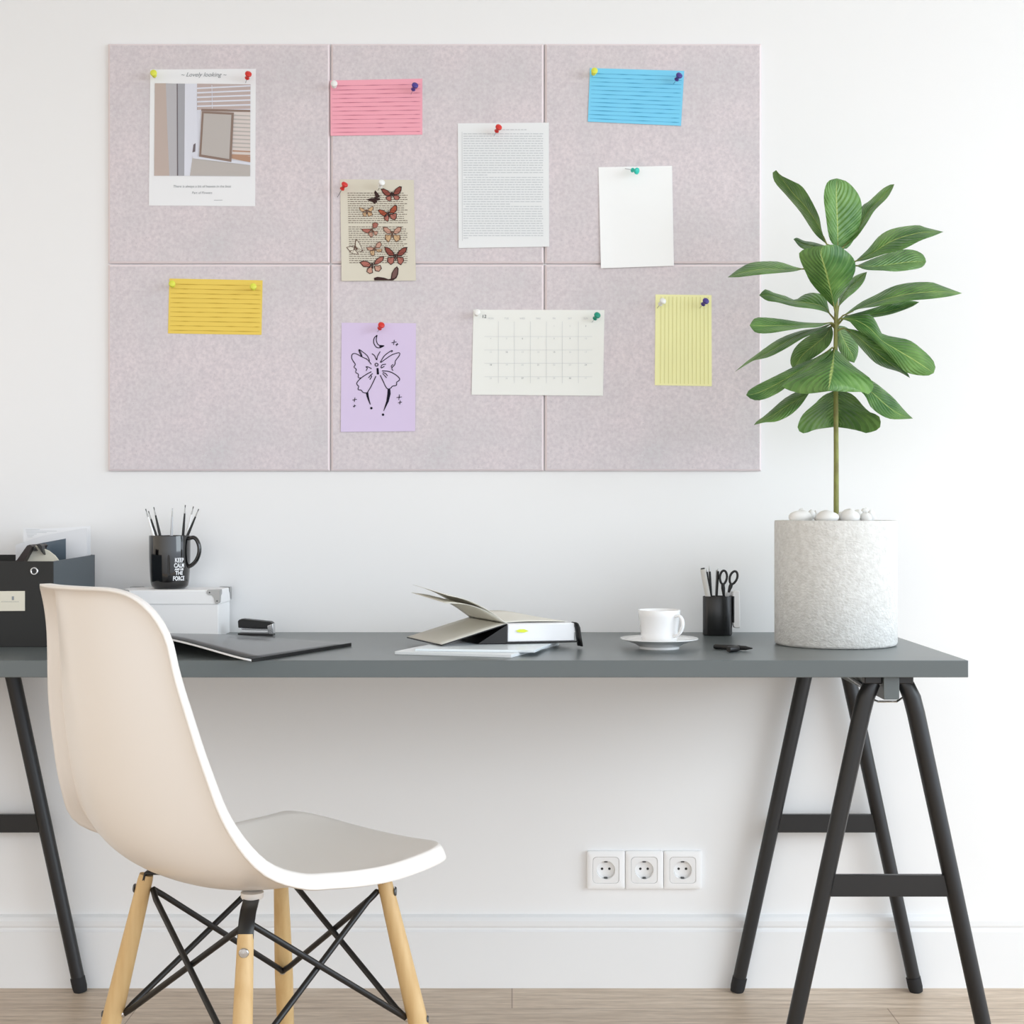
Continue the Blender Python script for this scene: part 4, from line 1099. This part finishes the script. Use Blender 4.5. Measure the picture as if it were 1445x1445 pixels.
# frame, node height on the stem, base, midrib, upper edge, lower edge, tip, depth of tip, edge depths
leaves = [
 (A_,348,(628,500),[(585,400),(510,290),(440,215),(375,130)],[(560,440),(480,320),(400,225),(335,150),(322,95)],[(600,420),(580,330),(500,185),(430,140),(370,110)],(342,80),.03,(.03,-.03)),
 (A_,350,(690,524),[(690,430),(685,300),(683,200)],[(645,470),(622,330),(612,220),(635,145)],[(750,520),(808,420),(828,310),(812,225),(750,150)],(686,127),.02,(-.015,.015)),
 (A_,352,(720,520),[(800,430),(860,320),(940,235)],[(790,400),(825,290),(870,255),(940,190),(990,162)],[(790,470),(850,390),(900,310),(970,240),(1000,190)],(1012,160),.08,(.02,-.03)),
 (A_,356,(640,515),[(560,515),(500,500)],[(560,490),(500,480),(460,463)],[(560,540),(485,522)],(440,472),.09,(.02,-.02)),
 (A_,376,(785,600),[(870,560),(1000,480),(1130,440),(1220,430)],[(860,530),(930,450),(1010,410),(1140,392),(1190,405)],[(850,590),(960,555),(1060,530),(1160,480),(1230,455)],(1290,430),-.03,(.035,-.03)),
 (A_,378,(795,622),[(900,625),(1020,610),(1110,600)],[(880,585),(980,550),(1060,530),(1130,535),(1178,562)],[(850,645),(950,650),(1020,655),(1110,645),(1170,630)],(1192,600),.05,(.03,-.03)),
 (A_,382,(500,640),[(400,645),(280,640),(150,662)],[(440,625),(360,600),(280,597),(200,605),(130,640)],[(440,655),(340,665),(230,675),(130,687)],(67,688),-.02,(.04,-.03)),
 (A_,448,(672,862),[(655,780),(630,680),(610,610),(595,550)],[(610,800),(540,720),(505,650),(478,590),(475,545),(530,520)],[(700,800),(760,720),(792,640),(780,580),(735,535),(680,503)],(612,507),-.11,(.02,.02)),
 (A_,446,(695,855),[(740,770),(800,710)],[(700,800),(740,740),(775,690),(815,668)],[(740,810),(800,760),(840,710)],(857,657),.08,(.02,-.02)),
 (A_,452,(648,897),[(600,850),(500,830),(400,820),(310,790)],[(620,800),(560,775),(500,785),(450,815),(400,795),(330,775),(280,755)],[(610,880),(540,865),(450,855),(350,830),(290,820)],(246,790),.04,(.03,-.03)),
 (A_,452,(720,905),[(850,850),(1000,800),(1150,775),(1290,770)],[(820,830),(900,790),(1000,740),(1100,718),(1220,715),(1280,735)],[(800,870),(900,855),(1010,835),(1100,820),(1220,810),(1330,795)],(1396,778),-.05,(.04,-.03)),
 (A_,456,(740,905),[(900,895),(1020,870)],[(850,875),(950,845),(1050,825),(1110,820)],[(880,915),(980,900),(1060,875),(1120,850)],(1152,828),.03,(.0,-.03)),
 (A_,456,(655,945),[(500,958),(380,960),(270,962)],[(560,945),(480,940),(380,925),(280,915),(220,920)],[(580,970),(500,975),(400,990),(300,1005),(225,1000)],(192,960),-.02,(.03,-.04)),
 (A_,460,(655,952),[(560,985),(440,1030),(320,1100),(230,1150)],[(570,975),(480,990),(370,1030),(290,1080),(210,1140),(180,1160)],[(590,995),(500,1030),(400,1090),(300,1140),(195,1166)],(105,1225),.02,(.03,-.03)),
 (A_,462,(655,960),[(620,1020),(560,1070),(490,1130)],[(600,985),(510,1030),(450,1085),(425,1140),(424,1180)],[(665,1010),(645,1070),(590,1120),(510,1170)],(440,1208),.10,(.02,-.02)),
 (A_,462,(690,960),[(715,1020),(745,1080),(775,1130)],[(688,1010),(690,1070),(710,1120),(750,1160)],[(740,970),(790,1020),(808,1080),(803,1130)],(785,1172),.10,(.0,.02)),
 (A_,464,(725,975),[(800,1020),(880,1090),(960,1155),(1040,1215)],[(790,985),(850,1010),(920,1050),(960,1090),(1010,1150),(1080,1220)],[(780,1040),(840,1110),(900,1170),(960,1200),(1040,1225)],(1100,1258),-.04,(-.01,.03)),
 (A_,453,(700,922),[(790,930),(870,975),(940,1045),(1030,1100),(1130,1160)],[(780,895),(840,885),(885,905),(920,960),(940,1005),(1010,1025),(1100,1045),(1180,1105),(1225,1150),(1245,1190)],[(760,940),(800,985),(870,1030),(930,1080),(1000,1150),(1070,1220),(1130,1240),(1200,1245)],(1235,1230),-.08,(.03,-.01)),
 (A_,494,(660,1085),[(560,1160),(450,1230),(330,1300),(230,1345)],[(570,1140),(470,1180),(400,1215),(330,1250),(230,1300),(185,1330)],[(640,1130),(560,1190),(470,1250),(400,1310),(350,1345),(270,1380),(210,1382)],(172,1355),-.04,(.03,-.03)),
 (B_,492,(790,60),[(780,150),(768,230),(755,320)],[(700,140),(620,190),(510,260),(420,310),(388,345),(430,372),(480,390),(550,405),(640,400)],[(850,110),(930,190),(1010,250),(1060,290),(1087,350),(1050,408),(1000,392),(930,392),(840,388)],(742,386),-.13,(.03,.03)),
 (B_,522,(860,180),[(960,310),(1080,400),(1180,490),(1280,560)],[(950,240),(1080,310),(1160,370),(1240,440),(1310,520),(1350,562)],[(930,330),(1020,420),(1060,500),(1130,560),(1210,595),(1310,597)],(1383,592),-.03,(.03,-.02)),
 (B_,536,(720,320),[(560,420),(440,490),(320,570),(240,605)],[(560,370),(480,400),(400,450),(320,520),(250,580),(205,610)],[(640,360),(600,400),(560,460),(520,510),(450,570),(350,615),(260,622)],(180,642),-.01,(.03,-.02)),
 (B_,546,(800,378),[(800,460),(799,560)],[(710,415),(640,480),(560,550),(528,600),(511,670),(550,703),(590,697),(650,675)],[(890,392),(950,430),(1010,500),(1060,545),(1128,575),(1130,665),(1030,702),(980,687),(890,668)],(792,655),.10,(-.03,-.03)),
]
for fr, node, base_, mid, lo_e, hi_e, tip, dt_, (eL, eR) in leaves:
    n = 22
    cv = lambda P_: catmull([Vector((*fr(q_), 0)) for q_ in P_], n)
    Mi = cv([base_]+mid+[tip]); Le = cv([base_]+lo_e+[tip]); Re = cv([base_]+hi_e+[tip])
    rows = []; au = []; av = []
    K_ = 6
    base_y = SY + (.006 if dt_ > 0 else -.006)
    for j in range(n):
        t = j/(n-1); wv = math.sin(math.pi*min(1, t))**.6
        dm = dt_*math.sin(t*math.pi/2)**1.1
        row = []
        for k in range(-K_, K_+1):
            s_ = abs(k)/K_
            E1 = Le[j] if k < 0 else Re[j]; ed = eL if k < 0 else eR
            q_ = Mi[j].lerp(E1, s_)
            dep = base_y+dm+ed*wv*s_ - .006*wv*math.sin(math.pi*s_)*(1 if dt_ < 0 else 1) + .0018*math.sin(t*26+s_*5+node)*s_*wv
            row.append(PX(q_.x, q_.y, dep)); au.append(k/K_); av.append(t)
        rows.append(row)
    m = MB(); m.grid(rows, 0)
    # leaf stalk
    stp = PX(1180 if node > 460 else 1181, node+4, SY); b0 = rows[0][K_]; b1 = rows[2][K_]
    nv = len(m.v)
    m.tube([stp, stp.lerp(b0, .5)+Vector((0,0,.001)), b0, b1], [.0022,.0018,.0016,.0009], n=8, mi=1)
    au += [0]*(len(m.v)-nv); av += [0]*(len(m.v)-nv)
    m.build('leaf', [M['leaf'], M['stem']], pl, angle=180, attrs={'across': au, 'along': av})

# pebbles in the pot
random.seed(21)
M['pebble'] = mat('white_pebble', (236,235,232), .6, bump=(60,(1,1,1),.3))
peb = [(1130,728.5,16,8.5,-.336,'wide white pebble at the left front of the pot'),
       (1167,728.5,17,8.5,-.362,'streaked white pebble just left of the plant stem'),
       (1199,728,14,10,-.360,'rounded white pebble just right of the plant stem'),
       (1222,730,8,7,-.350,'small white pebble at the right front of the pot'),
       (1131.5,722,4.5,5,-.30,'tiny white pebble showing above the left front pebble'),
       (1145,725,6,6,-.31,'small white pebble between the two left front pebbles'),
       (1151,726,4,6,-.26,'tiny grey white pebble behind the streaked pebble'),
       (1188,728,6,6,-.33,'small white pebble in shade behind the rounded pebble'),
       (1211,725,7,6,-.31,'small white pebble behind the rounded one, to its right'),
       (1221,722,6,5.5,-.30,'white pebble standing highest at the right of the pot'),
       (1229,727,6,8,-.32,'rightmost small white pebble in the pot')]
for i, (x, y, rx, rz, yy, lab) in enumerate(peb):
    c = PX(x, y, yy); s_ = F/(yy-CY)
    a, b_, d_ = rx/s_, rx/s_*.75, rz/s_*1.2
    vs = []; fs = []; nu, nv = 20, 12
    ph_ = random.uniform(0, 6)
    for j in range(nv+1):
        th_ = math.pi*j/nv
        for k in range(nu):
            al = 2*math.pi*k/nu
            w_ = 1+.07*math.sin(2*al+ph_)+.05*math.sin(3*th_+al+ph_)
            vs.append((c.x+a*w_*math.sin(th_)*math.cos(al), c.y+b_*w_*math.sin(th_)*math.sin(al), c.z-d_*.2+d_*w_*math.cos(th_)))
    for j in range(nv):
        for k in range(nu):
            q1 = j*nu+k; q2 = j*nu+(k+1) % nu
            fs.append((q1, q1+nu, q2+nu, q2))
    o = MB().add(vs, fs).build('pebble', M['pebble'], loc=(c.x, c.y, c.z-d_), angle=180)
    tag(o, lab, 'pebble', 'white pebbles in the plant pot')
